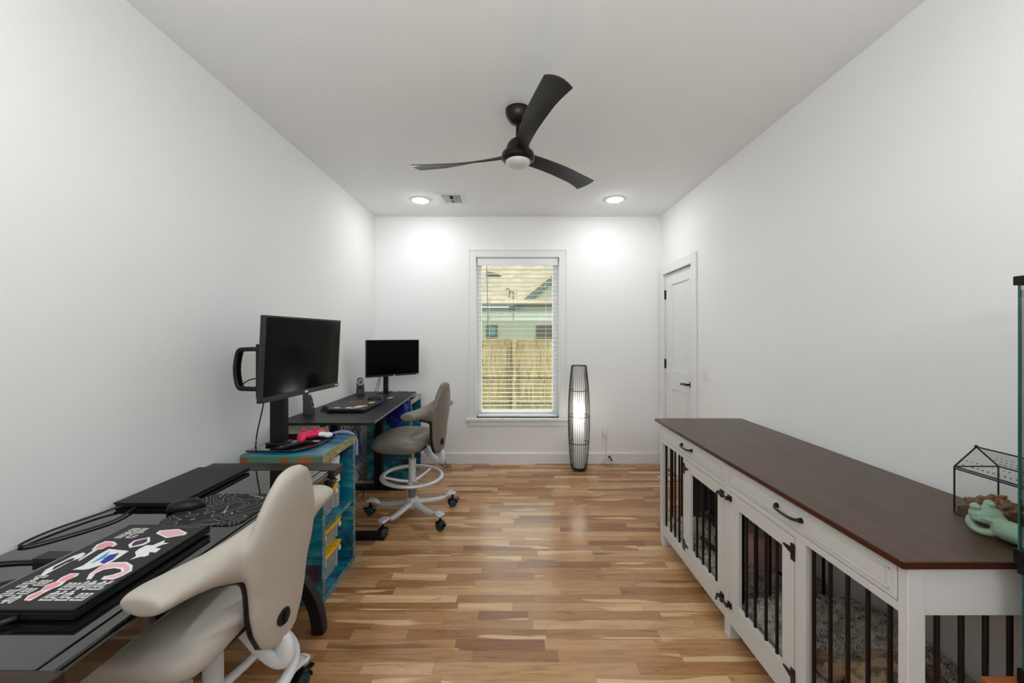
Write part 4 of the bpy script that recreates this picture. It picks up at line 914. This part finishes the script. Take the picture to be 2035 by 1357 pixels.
# monitor 2
mn = thing('computer_monitor', 'black computer monitor on a pole at the back corner desk', 'monitor', (-1.245, 3.80, TZ))
build('stand_base', MB().prism(rrect(-1.30, -1.19, 3.74, 3.86, .02), 'z', TZ, TZ+.008), 'satin', mn)
build('pole', MB().box(-1.268, -1.222, 3.795, 3.825, TZ+.008, 1.20), 'satin', mn, bevel=.006)
screen_thing(mn, (-1.345, 3.555), (-.946, 3.90), 1.03, 1.375, .004, .02, .006, .016, mat('charcoal_bezel', srgb(34, 38, 44), .35, .2))
build('mount_arm', MB().box(-1.262, -1.175, 3.76, 3.79, 1.16, 1.22), 'satin', mn)
build('monitor_cable', MB().sweep(spline([(-1.28, 3.72, 1.05), (-1.31, 3.76, .95), (-1.35, 3.80, TZ+.004)], 6), .003, 6).sweep(spline([(-1.27, 3.72, 1.05), (-1.29, 3.76, .95), (-1.33, 3.80, TZ+.004)], 6), .003, 6), 'cable', mn, smooth=180)
# speakers
def speaker(label, x, y, rz):
    t = thing('desktop_speaker', label, 'speaker', (x, y, TZ), rz, 'pair of desktop speakers')
    P = [(0, 0, 0), (-.002, 0, .03), (-.008, 0, .09), (-.016, 0, .13), (-.022, 0, .148), (-.024, 0, .152)]
    build('speaker_body', MB().sweep(P, [(.038, .036), (.037, .034), (.033, .028), (.030, .023), (.022, .016), (.008, .006)], 20, up=(1, 0, 0), sides=.75), 'grip', t, world=False, smooth=50)
    build('speaker_front', MB().box(.028, .034, -.028, .028, .012, .045), 'grip', t, world=False, bevel=.003)
    rot = Matrix.Rotation(math.radians(-10), 4, 'Y')
    build('cone_ring', MB().lathe([(.018, 0), (.029, 0), (.029, .006), (.023, .009), (.018, .004)], (0, 0, 0), 28, axis='x').xf(Matrix.Translation((.016, 0, .112)) @ rot), 'silver', t, world=False, smooth=50, label='silver ring around the cone')
    build('cone', MB().lathe([(0, .002), (.008, .006), (.017, .001), (.017, -.004), (0, -.004)], (0, 0, 0), 24, axis='x').xf(Matrix.Translation((.017, 0, .112)) @ rot), 'sleeve', t, world=False, smooth=50)
    build('bass_port', MB().lathe([(0, 0), (.012, 0), (.0165, .002), (.0165, -.006), (0, -.006)], (0, 0, 0), 24, axis='x').xf(Matrix.Translation((.027, -.004, .066)) @ rot), 'black', t, world=False, smooth=50)
    return t
speaker('desktop speaker with silver ring in the back corner of standing desk', -1.455, 3.71, math.radians(-62))
speaker('desktop speaker seen from its side at the near end of standing desk', -1.452, 2.765, math.radians(38))
# blue bag under desk
b = MB(); b.ball((-1.06, 3.70, .70), (.07, .05, .09)); b.ball((-1.13, 3.72, .62), (.08, .05, .10)); b.sweep([(-1.035, 3.67, .80), (-1.02, 3.66, .72), (-1.04, 3.67, .64)], [.016, .022, .018], 8)
b.sweep([(-1.06, 3.70, .84), (-1.05, 3.70, .76)], [.012, .02], 8)
hb = thing('hanging_bag', 'bright blue nylon bag hanging under the standing desk', 'bag', (-1.1, 3.7, .52))
bo = build('bag_body', b, 'bluef', hb, remesh=.008, smit=3)
build('strap', MB().sweep(spline([(-1.12, 3.66, .70), (-1.16, 3.65, .58), (-1.10, 3.64, .48), (-1.04, 3.64, .52)], 6), [(.012, .004)]*19, 8), 'navy', hb, smooth=60)
build('strap', MB().sweep(spline([(-1.00, 3.70, .80), (-.985, 3.69, .74), (-1.0, 3.70, .66)], 6), [(.010, .004)]*13, 8), 'bluef', hb, smooth=60)
# cables under desk 2
rnd = random.Random(11)
def hang(x0, y0, z0, x1, y1, z1, sag, m, label):
    pts = [(x0, y0, z0)]
    for k in range(1, 6):
        u = k/6; pts.append((x0+(x1-x0)*u+rnd.uniform(-.03, .03), y0+(y1-y0)*u+rnd.uniform(-.04, .04), z0+(z1-z0)*u-sag*math.sin(PI*u)+rnd.uniform(-.015, .015)))
    pts.append((x1, y1, z1))
    o = build('hanging_cable', MB().sweep(spline(pts, 6), .0032, 6), m, smooth=180)
    return tag(o, label, 'cable', 'loose cables under the standing desk' if m == 'cable' else None)
for k in range(9):
    hang(-1.33+rnd.uniform(-.1, .08), 3.15+rnd.uniform(-.25, .3), TZ-.03, -1.40+rnd.uniform(-.06, .12), 3.3+rnd.uniform(-.2, .3), .01 if k < 6 else .3, .05, 'cable', 'loose black cable hanging under the standing desk by the wall')
hang(-1.28, 3.2, TZ-.03, -1.38, 3.0, .22, .1, 'ycable', 'yellow network cable among the black cables under the desk')
# outlet and plugs behind far chair
ot = outlet(-.815, .30, 'white wall outlet behind the far saddle chair')
for k, (dx, m) in enumerate(((-.02, 'wcable'), (.0, 'cable'), (.02, 'cable'))):
    tag(build('power_cord', MB().box(-.828+dx, -.808+dx, YB-.04, YB-.009, .262, .285).sweep(spline([(-.818+dx, YB-.035, .262), (-.81+dx, YB-.05, .14), (-.80+dx*2, YB-.06, .05), (-.76+dx*3, YB-.12, .006), (-.70+dx*2, YB-.16, .006)], 6), .0035, 6), m, smooth=60),
        ['white cord plugged in behind the far chair', 'left black cord plugged in behind the far chair', 'right black cord plugged in behind the far chair'][k], 'cord')

# ------------------------------------------------------------------ dog crate
cr = thing('dog_crate_console', 'long white dog crate console with walnut top along right wall', 'dog crate', (1.28, 1.85, 0))
CX0, CX1, CY0, CY1 = 1.005, 1.575, .992, 2.665
CT = .822
build('tabletop', MB().box(.985, 1.585, .985, 2.707, CT, .84), ['walnut'], cr, bevel=.002)
build('top_edge', MB().box(.983, .985, .985, 2.707, CT, .839).box(.985, 1.585, .983, .985, CT, .839), 'edgew', cr)
P = .045
fr = MB()
def post(x, y, w=.045, d=.045): fr.box(x, x+w, y, y+d, .075, CT)
Ymid0, Ymid1 = 1.818, 1.856
post(CX0, CY0, .045, .027); post(CX0, CY1-.024, .045, .024); post(CX1-.045, CY0); post(CX1-.045, CY1-.04, .045, .04); post(CX0, Ymid0, .03, .038); build('back_post', MB().box(CX1-.03, CX1, Ymid0-.02, Ymid0+.058, .075, CT), 'crate', cr, bevel=.0025)
pa, pb, pc, pd = CY0+.027, Ymid0, Ymid1, CY1-.024
for ya_, yb_ in ((pa, pb), (pc, pd)):
    fr.box(CX0+.002, CX0+.03, ya_, yb_, .69, .714); fr.box(CX0+.002, CX0+.03, ya_, yb_, CT-.008, CT-.001)   # rails between drawers and doors
    fr.box(CX0+.0015, CX0+.03, ya_, yb_, .076, .142)                                      # bottom rail
fr.box(CX0+.002, CX0+.03, 1.345, 1.395, .142, .69); fr.box(CX0+.002, CX0+.03, 2.292, 2.312, .142, .69)     # fixed stiles beside the doors
for y0_, y1_ in ((CY0+.002, CY0+.03), (CY1-.03, CY1-.002)):
    fr.box(CX0+.045, CX1-.045, y0_, y1_, .697, CT-.001); fr.box(CX0+.045, CX1-.045, y0_, y1_, .076, .14)   # end rails
build('frame', fr, 'crate', cr, bevel=.0025)
build('back_panel', MB().box(CX1-.04, CX1-.034, CY0+.046, CY1-.042, .14, CT-.002), 'crate', cr)
build('bottom_panel', MB().box(CX0+.03, CX1-.02, CY0+.03, CY1-.03, .12, .135), 'crate', cr)
build('drawer_box', MB().box(CX0+.012, CX1-.02, CY0+.05, CY1-.05, .70, .706), 'crate', cr)
for x in (CX0+.002, CX1-.05):
    for y in (CY0+.0, Ymid0-.005, CY1-.05): build('foot', MB().box(x, x+.048, y, y+.048, 0, .075), 'crate', cr, bevel=.003)
def bars(pts, z0=.14, z1=.70):
    for x, y in pts: build('bar', MB().cyl((x, y, z0), (x, y, z1), .0062, n=10), 'bronze', cr, smooth=60)
bars([(CX0+.018, y) for y in (1.058, 1.124, 1.192, 1.257, 1.326)])
bars([(CX0+.018, y) for y in (2.34, 2.40, 2.462, 2.527, 2.604)])
bars([(1.094+.063*k, CY0+.015) for k in range(7)]); bars([(1.083+.063*k, CY1-.015) for k in range(7)])
bars([(1.083+.063*k, 1.835) for k in range(7)], .15, .70)
def drawer(y0, y1):
    z0, z1 = .7175, .8105; x = CX0+.0005
    d = build('drawer', MB().box(x, x+.014, y0, y1, z0, z1), 'crate', cr, bevel=.002)
    i = .018; m = MB()
    for a0, a1, b0, b1 in ((y0+i, y1-i, z0+i, z0+i+.004), (y0+i, y1-i, z1-i-.004, z1-i), (y0+i, y0+i+.004, z0+i, z1-i), (y1-i-.004, y1-i, z0+i, z1-i)): m.box(x-.0045, x, a0, a1, b0, b1)
    m.box(x-.0025, x, y0+i+.012, y1-i-.012, z0+i+.011, z1-i-.011)
    build('raised_panel', m, 'crate', d, bevel=.001)
    yc = (y0+y1)/2; zc = .768
    hp = spline([(x-.008, yc-.062, zc), (x-.024, yc-.045, zc-.002), (x-.026, yc, zc-.004), (x-.024, yc+.045, zc-.002), (x-.008, yc+.062, zc)], 5)
    hn = MB().sweep(hp, [(.0075, .006)]*3+[(.005, .005)]*(len(hp)-6)+[(.0075, .006)]*3, 10)
    for yy in (yc-.062, yc+.062): hn.cyl((x-.012, yy, zc), (x, yy, zc), .008, .011, 12)
    build('handle', hn, 'blackm', d, smooth=50, label='black arched pull handle')
drawer(1.858+.0, 2.655-.02) if False else None
drawer(Ymid1+.0035, CY1-.024-.0035); drawer(CY0+.027+.0035, Ymid0-.0035)
def door(y0, y1, bary, hinge_y, sg):
    z0, z1 = .1455, .6865; x = CX0+.0005
    d = build('door', (lambda ls, rs: MB().box(x, x+.018, y0, y0+ls, z0, z1).box(x, x+.018, y1-rs, y1, z0, z1).box(x+.0005, x+.018, y0+ls, y1-rs, z0, z0+.045).box(x+.0005, x+.018, y0+ls, y1-rs, z1-.058, z1))(*((.06, .072) if sg > 0 else (.06, .072))), 'crate', cr, bevel=.002)
    for yy in bary: build('bar', MB().cyl((x+.009, yy, z0+.04), (x+.009, yy, z1-.05), .0062, n=10), 'bronze', d, smooth=60)
    for zz in (.635, .185):
        h_ = MB().box(x-.003, x, hinge_y-.008, hinge_y+.012, zz-.03, zz+.03); dy = -sg*.055 if False else (.05 if sg < 0 else -.05)
        h_.prism([(hinge_y, zz+.016), (hinge_y, zz-.012), (hinge_y+dy*(-1 if False else 1), zz+.004), (hinge_y+dy, zz+.010)], 'x', x-.004, x)
        build('hinge', h_, 'blackm', d, label='black strap hinge')
    return d
door(1.3985, 1.8145, (1.499, 1.564, 1.634, 1.694), 1.398, -1)
door(1.8595, 2.2885, (1.945, 2.013, 2.082, 2.15), 2.29, 1)
for zz in (.66, .165):
    l_ = MB(); x = CX0
    for yy in (1.805, 1.872): l_.box(x-.006, x, yy-.014, yy+.014, zz-.012, zz+.012).cyl((x-.006, yy, zz), (x-.022, yy, zz), .009, n=12)
    l_.cyl((x-.018, 1.795, zz), (x-.018, 1.885, zz), .0055, n=10).ball((x-.02, 1.84, zz), .011, 12, 8).cyl((x-.02, 1.885, zz), (x-.022, 1.89, zz-.03), .004, n=8)
    build('latch', l_, 'blackm', cr, smooth=50, label='black slide bolt latch')

# dog beds
def dog_bed(label, x0, x1, y0, y1, z0, blobs, seed):
    t = thing('dog_bed', label, 'dog bed', ((x0+x1)/2, (y0+y1)/2, z0), group='plush dog beds in the crate')
    b = MB().prism(rrect(x0, x1, y0, y1, .06), 'z', z0, z0+.07)
    for c_, r_ in blobs: b.ball(c_, r_)
    o = build('cushion', b, 'bed', t, remesh=.012, smit=6)
    r = random.Random(seed); me = o.data; polys = me.polygons; inv = WM[t.name]
    # short plush tufts standing on the surface
    tf = MB()
    for p in polys:
        if p.normal.z < -.2: continue
        for q in range(3):
            c_ = p.center+Vector((r.uniform(-.006, .006), r.uniform(-.006, .006), 0)); n_ = p.normal
            tdir = (n_*.6+Vector((r.uniform(-1, 1), r.uniform(-1, 1), r.uniform(-.2, .8)))*.7).normalized()
            sd_ = tdir.cross(Vector((r.uniform(-1, 1), r.uniform(-1, 1), r.uniform(-1, 1)))).normalized()*.0015; L_ = r.uniform(.008, .016)
            nv = mnoise.noise((c_+Vector((seed, 0, 0)))*38)+r.uniform(-.35, .35)
            tf.add([c_-sd_-n_*.001, c_+sd_-n_*.001, c_+tdir*L_], [(0, 1, 2)], 0 if nv > .05 else (2 if nv > -.18 else 1))
    f = build('plush_fur', tf, ['tuft', 'tuftd', 'tuftm'], t, world=False); f['kind'] = 'stuff'
    return t
dog_bed('speckled grey plush dog bed in the far half of the crate', 1.045, 1.535, 1.87, 2.62, .136, [((1.47, 2.25, .19), (.07, .34, .06)), ((1.30, 2.55, .17), (.22, .06, .045)), ((1.28, 1.93, .20), (.22, .055, .075)), ((1.30, 2.2, .16), (.2, .3, .045))], 1)
dog_bed('speckled grey plush dog bed in the near half of the crate', 1.045, 1.535, 1.04, 1.80, .136, [((1.44, 1.45, .21), (.10, .32, .10)), ((1.28, 1.70, .185), (.22, .085, .085)), ((1.30, 1.12, .17), (.22, .08, .07)), ((1.28, 1.4, .17), (.2, .3, .045))], 2)
tag(rebase(build('grey_blanket', MB().add(*(lambda n: ([(1.20+.34*i/n, 2.60+.012*math.sin(i*1.1)+th, z_) for z_ in (.20, .694) for th in (0, .006) for i in range(n+1)],
    [(i, i+1, 2*(n+1)+i+1, 2*(n+1)+i) for i in range(n)]+[((n+1)+i, (n+1)+i+1, 3*(n+1)+i+1, 3*(n+1)+i) for i in range(n)]+[(i, n+1+i, n+2+i, i+1) for i in range(n)]+[(2*n+2+i, 2*n+3+i, 3*n+4+i, 3*n+3+i) for i in range(n)]))(24)), 'blanket', smooth=60), (1.37, 2.6, .2)), 'charcoal blanket hanging inside the far end of the crate', 'blanket')

# dogs
dg1 = thing('dog', 'black dog in a pink coat lying on the far crate bed', 'dog', (1.22, 2.05, .25))
b = MB()
b.sweep(spline([(1.26, 1.90, .30), (1.25, 1.96, .305), (1.23, 2.03, .30), (1.21, 2.10, .31), (1.19, 2.16, .335), (1.165, 2.215, .355), (1.155, 2.24, .36)], 3), [.03, .045, .055, .062, .066, .066, .067, .068, .068, .068, .066, .060, .052, .046, .041, .038, .034, .031, .028][:19], 14)
b.ball((1.145, 2.255, .372), (.030, .036, .030)); b.sweep([(1.14, 2.27, .370), (1.125, 2.31, .352), (1.118, 2.335, .343)], [.022, .015, .011], 12)
for sx in (-.022, .022): b.sweep([(1.148+sx, 2.235, .390), (1.150+sx*1.7, 2.215, .405), (1.150+sx*1.9, 2.195, .396)], [(.011, .006), (.010, .005), (.003, .002)], 8)
for sx in (-.045, .035):
    b.sweep([(1.19+sx, 2.13, .28), (1.17+sx, 2.10, .235), (1.16+sx, 2.20, .228), (1.155+sx, 2.26, .228), (1.15+sx, 2.285, .230)], [.028, .020, .014, .012, .015], 10)
for sx in (-.05, .05): b.sweep([(1.25+sx*.6, 1.95, .28), (1.23+sx*1.3, 2.03, .255), (1.25+sx*1.4, 1.95, .232), (1.235+sx*1.4, 2.02, .228)], [.042, .032, .018, .014], 10)
b.sweep([(1.27, 1.90, .28), (1.31, 1.89, .245), (1.34, 1.94, .235)], [.012, .009, .005], 8)
build('body', b, 'dogblack', dg1, remesh=.0055, smit=3)
pts = spline([(1.262, 1.888, .300), (1.255, 1.935, .305), (1.245, 1.98, .305), (1.23, 2.04, .302), (1.21, 2.10, .312), (1.19, 2.155, .335)], 4)
build('dog_coat', MB().sweep(pts, [(.03, .03), (.060, .056)]+[(.084+.006*math.sin(i*2.1), .080+.005*math.sin(i*1.7)) for i in range(len(pts)-4)]+[(.070, .064)]*2, 20), 'pinkcoat', dg1, remesh=.008, smit=3, label='pink fleece dog coat')
build('eye', MB().ball((1.124, 2.272, .378), .005, 8, 6).ball((1.152, 2.282, .378), .005, 8, 6), 'nose', dg1)
dg2 = thing('dog', 'brindle tan dog curled asleep on the near crate bed', 'dog', (1.23, 1.34, .2))
b = MB()
b.sweep(spline([(1.38, 1.10, .27), (1.33, 1.12, .285), (1.26, 1.13, .29), (1.19, 1.14, .285), (1.14, 1.17, .27)], 4), [.045, .055, .063, .07, .075, .078, .08, .08, .08, .078, .076, .072, .068, .064, .058, .052, .045], 16)
b.ball((1.115, 1.215, .262), (.042, .048, .040)); b.sweep([(1.11, 1.25, .255), (1.125, 1.29, .238), (1.135, 1.31, .232)], [.030, .022, .016], 12)
for q in ((1.09, 1.195, .295), (1.135, 1.20, .298)): b.sweep([q, (q[0]+.004, q[1]-.018, q[2]-.012), (q[0]+.006, q[1]-.03, q[2]-.035)], [(.016, .007), (.016, .006), (.006, .003)], 8)
b.sweep([(1.18, 1.18, .24), (1.14, 1.27, .215), (1.12, 1.33, .212)], [.026, .018, .015], 10); b.sweep([(1.24, 1.18, .24), (1.20, 1.28, .215), (1.17, 1.34, .212)], [.026, .018, .015], 10)
b.ball((1.38, 1.13, .25), (.07, .065, .06)); b.sweep([(1.37, 1.16, .235), (1.30, 1.24, .215), (1.23, 1.27, .212)], [.032, .020, .015], 10)
b.sweep([(1.44, 1.10, .24), (1.45, 1.17, .225), (1.40, 1.22, .215)], [.014, .011, .006], 8)
b.v = [(x-.02, y+.14, z) for x, y, z in b.v]
build('body', b, 'dogtan', dg2, remesh=.006, smit=4)
build('nose', MB().ball((1.117, 1.462, .232), .008, 10, 6), 'nose', dg2, smooth=180)

# ------------------------------------------------------------------ terrarium house, frog
te = thing('glass_house_terrarium', 'black framed glass house terrarium on the crate top', 'terrarium', (1.5, 1.15, .84))
tx0, tx1, ty0, ty1, tz0, tz1, tr = 1.424, 1.566, 1.01, 1.258, .842, .990, 1.053
r_ = .0024; tm = (tx0+tx1)/2; b = MB()
for y in (ty0, ty1):
    for x in (tx0, tx1): b.cyl((x, y, tz0), (x, y, tz1), r_, n=6)
    b.cyl((tx0, y, tz0), (tx1, y, tz0), r_, n=6).cyl((tx0, y, tz1), (tx1, y, tz1), r_, n=6).cyl((tx0, y, tz1), (tm, y, tr), r_, n=6).cyl((tx1, y, tz1), (tm, y, tr), r_, n=6)
for x, z in ((tx0, tz0), (tx1, tz0), (tx0, tz1), (tx1, tz1), (tm, tr), (tx0, tz1-.006)): b.cyl((x, ty0, z), (x, ty1, z), r_, n=6)
b.ball((tm, ty1, tr+.001), .005, 8, 6)
build('metal_frame', b, 'blackm', te)
build('glass_panes', MB().quadpts([(tx0, ty0, tz0), (tx0, ty1, tz0), (tx0, ty1, tz1), (tx0, ty0, tz1)]).quadpts([(tx1, ty0, tz0), (tx1, ty1, tz0), (tx1, ty1, tz1), (tx1, ty0, tz1)])
      .quadpts([(tx0, ty1, tz0), (tx1, ty1, tz0), (tx1, ty1, tz1), (tm, ty1, tr), (tx0, ty1, tz1)]).quadpts([(tx0, ty0, tz0), (tx1, ty0, tz0), (tx1, ty0, tz1), (tm, ty0, tr), (tx0, ty0, tz1)]), 'tglass', te)
rt = NT('dotted_roof_mesh'); 
rv = rt.n('ShaderNodeTexVoronoi'); rv.inputs['Scale'].default_value = 75; rv.inputs['Randomness'].default_value = .1; rt.l(rt.coord(), rv.inputs['Vector'])
rtr = rt.n('ShaderNodeBsdfTransparent'); rmx = rt.n('ShaderNodeMixShader'); rdf = rt.n('ShaderNodeBsdfDiffuse'); rdf.inputs[0].default_value = (.08, .08, .08, 1)
rt.l(rt.ramp(rv.outputs['Distance'], [(.2, (.85, .85, .85, 1)), (.26, (.16, .16, .16, 1))]), rmx.inputs[0]); rt.l(rtr.outputs[0], rmx.inputs[1]); rt.l(rdf.outputs[0], rmx.inputs[2]); rt.l(rmx.outputs[0], rt.out.inputs[0])
build('roof_panel', MB().quadpts([(tx0, ty0, tz1), (tx0, ty1, tz1), (tm, ty1, tr), (tm, ty0, tr)]).quadpts([(tx1, ty0, tz1), (tx1, ty1, tz1), (tm, ty1, tr), (tm, ty0, tr)]), rt.m, te, label='dotted mesh roof panels')
tag(rebase(build('substrate', MB().box(tx0+.004, tx1-.004, ty0+.004, ty1-.004, .8455, .866), 'soil'), (1.49, 1.13, .845)), 'brown soil layer in the glass house terrarium', 'soil', kind='stuff')
rnd = random.Random(5)
for k in range(60):
    y = (1.24-.0045*k if k < 44 else 1.205+.0024*(k-44))+rnd.uniform(-.004, .004); x = 1.440+((k*37) % 100)/100*.11; z = .872+rnd.uniform(0, .014)+.020*max(0, math.sin((x-1.43)/.13*PI)); L_ = rnd.uniform(.016, .026); a = rnd.uniform(-1.5, 1.5)
    p0 = Vector((x-L_*math.cos(a)*.7, y-L_*math.sin(a)*.6, z-.005)); p1 = Vector((x+L_*math.cos(a)*.7, y+L_*math.sin(a)*.6, z+rnd.uniform(-.004, .012)))
    p0.x = max(p0.x, 1.434); p1.x = min(p1.x, 1.556); p0.y = max(p0.y, 1.02); p1.y = min(p1.y, 1.246)
    o = build('bark_piece', MB().sweep([p0, (p0+p1)/2+Vector((0, 0, .004)), p1], [(.003, .003), (.0085, .006), (.002, .002)], 6, sides=.6), 'bark')
    rebase(o, tuple(p0)); tag(o, 'brown bark piece inside the glass house terrarium', 'bark', 'bark pieces in the terrarium')
fg = thing('frog_figurine', 'mint green ceramic frog figurine lounging on the crate top', 'figurine', (1.37, 1.1, .84))
b = MB()
b.ball((1.372, 1.132, .894), (.043, .026, .024)); b.ball((1.374, 1.126, .884), (.045, .026, .015))
for x, z in ((1.344, .914), (1.384, .922)): b.ball((x, 1.134, z), (.0125, .0115, .012))
b.sweep(spline([(1.386, 1.108, .868), (1.377, 1.082, .868), (1.373, 1.05, .868), (1.375, 1.01, .862)], 4), [(.022, .020), (.026, .024), (.029, .026), (.031, .027), (.032, .028), (.032, .028), (.031, .027), (.03, .026), (.029, .025), (.027, .023), (.024, .02), (.019, .015), (.012, .01)], 14)
b.sweep(spline([(1.372, 1.098, .860), (1.352, 1.112, .850), (1.346, 1.135, .851), (1.344, 1.148, .868), (1.352, 1.146, .880)], 4), [.0105]*17, 8)
b.sweep(spline([(1.395, 1.10, .870), (1.404, 1.075, .858), (1.392, 1.05, .852)], 4), [.009]*9, 8)
b.sweep(spline([(1.375, 1.02, .860), (1.355, 1.03, .854), (1.35, 1.0, .852), (1.37, .998, .850)], 4), [.012]*13, 8)
b.v = [(x, y, max(z, .8405)) for x, y, z in b.v]
build('body', b, 'frog', fg, remesh=.0026, smit=3)
build('eyelid', MB().ball((1.341, 1.124, .916), (.0075, .006, .006)).ball((1.381, 1.124, .924), (.0075, .006, .006)), 'frog', fg, smooth=180)
build('mouth_line', MB().sweep(spline([(1.333, 1.112, .892), (1.352, 1.102, .884), (1.376, 1.099, .883), (1.400, 1.103, .890)], 5), .0011, 6), 'sleeve', fg, smooth=180)

# ------------------------------------------------------------------ tanks on a stand at the right edge
def tank(label, z0, z1, x0, x1, y0, y1, grp):
    t = thing('glass_tank', label, 'tank', ((x0+x1)/2, (y0+y1)/2, z0), group=grp)
    for za, zb_ in ((z0, z0+.035), (z1-.022, z1)):
        b = MB().box(x0-.006, x1+.006, y1-.012, y1+.006, za, zb_).box(x0-.006, x1+.006, y0-.006, y0+.012, za, zb_).box(x0-.006, x0+.012, y0+.012, y1-.012, za, zb_).box(x1-.012, x1+.006, y0+.012, y1-.012, za, zb_)
        build('black_rim', b, 'satin', t, bevel=.002)
    b = MB()
    b.box(x0, x1, y1-.004, y1, z0+.01, z1-.01).box(x0, x0+.004, y0, y1-.004, z0+.01, z1-.01).box(x1-.004, x1, y0, y1-.004, z0+.01, z1-.01).box(x0+.004, x1-.004, y0, y0+.004, z0+.01, z1-.01)
    build('glass_walls', b, 'tglass', t)
    build('glass_edge', MB().box(x0-.0005, x0+.003, y1-.003, y1+.0005, z0+.02, z1-.01), 'tealglass', t, label='teal tinted corner edge')
    build('tank_floor', MB().box(x0+.004, x1-.004, y0+.004, y1-.004, z0+.002, z0+.010), 'satin', t)
    return t
tank('tall glass tank with black rims at the right edge, uppermost', .862, 1.555, 1.218, 1.60, .50, .940, 'stacked tanks at the right edge')
tank('lower glass tank with sandy bedding under the tall tank', .575, .860, 1.222, 1.60, .50, .936, 'stacked tanks at the right edge')
tag(rebase(build('tank_bedding', MB().box(1.228, 1.592, .508, .930, .588, .66), mat('tan_bedding', srgb(176, 140, 96), .95, bump=(60, .6, .01))), (1.41, .72, .588)), 'tan bedding filling the bottom of the lower tank', 'bedding', kind='stuff')
tst = thing('wooden_stand', 'orange pine stand under the stacked tanks at right edge', 'stand', (1.4, .72, 0))
build('stand_top', MB().box(1.155, 1.615, .47, .965, .545, .570), 'wood', tst, bevel=.003)
for x in (1.16, 1.575):
    for y in (.475, .925): build('leg', MB().box(x, x+.035, y, y+.035, 0, .548), 'wood', tst)
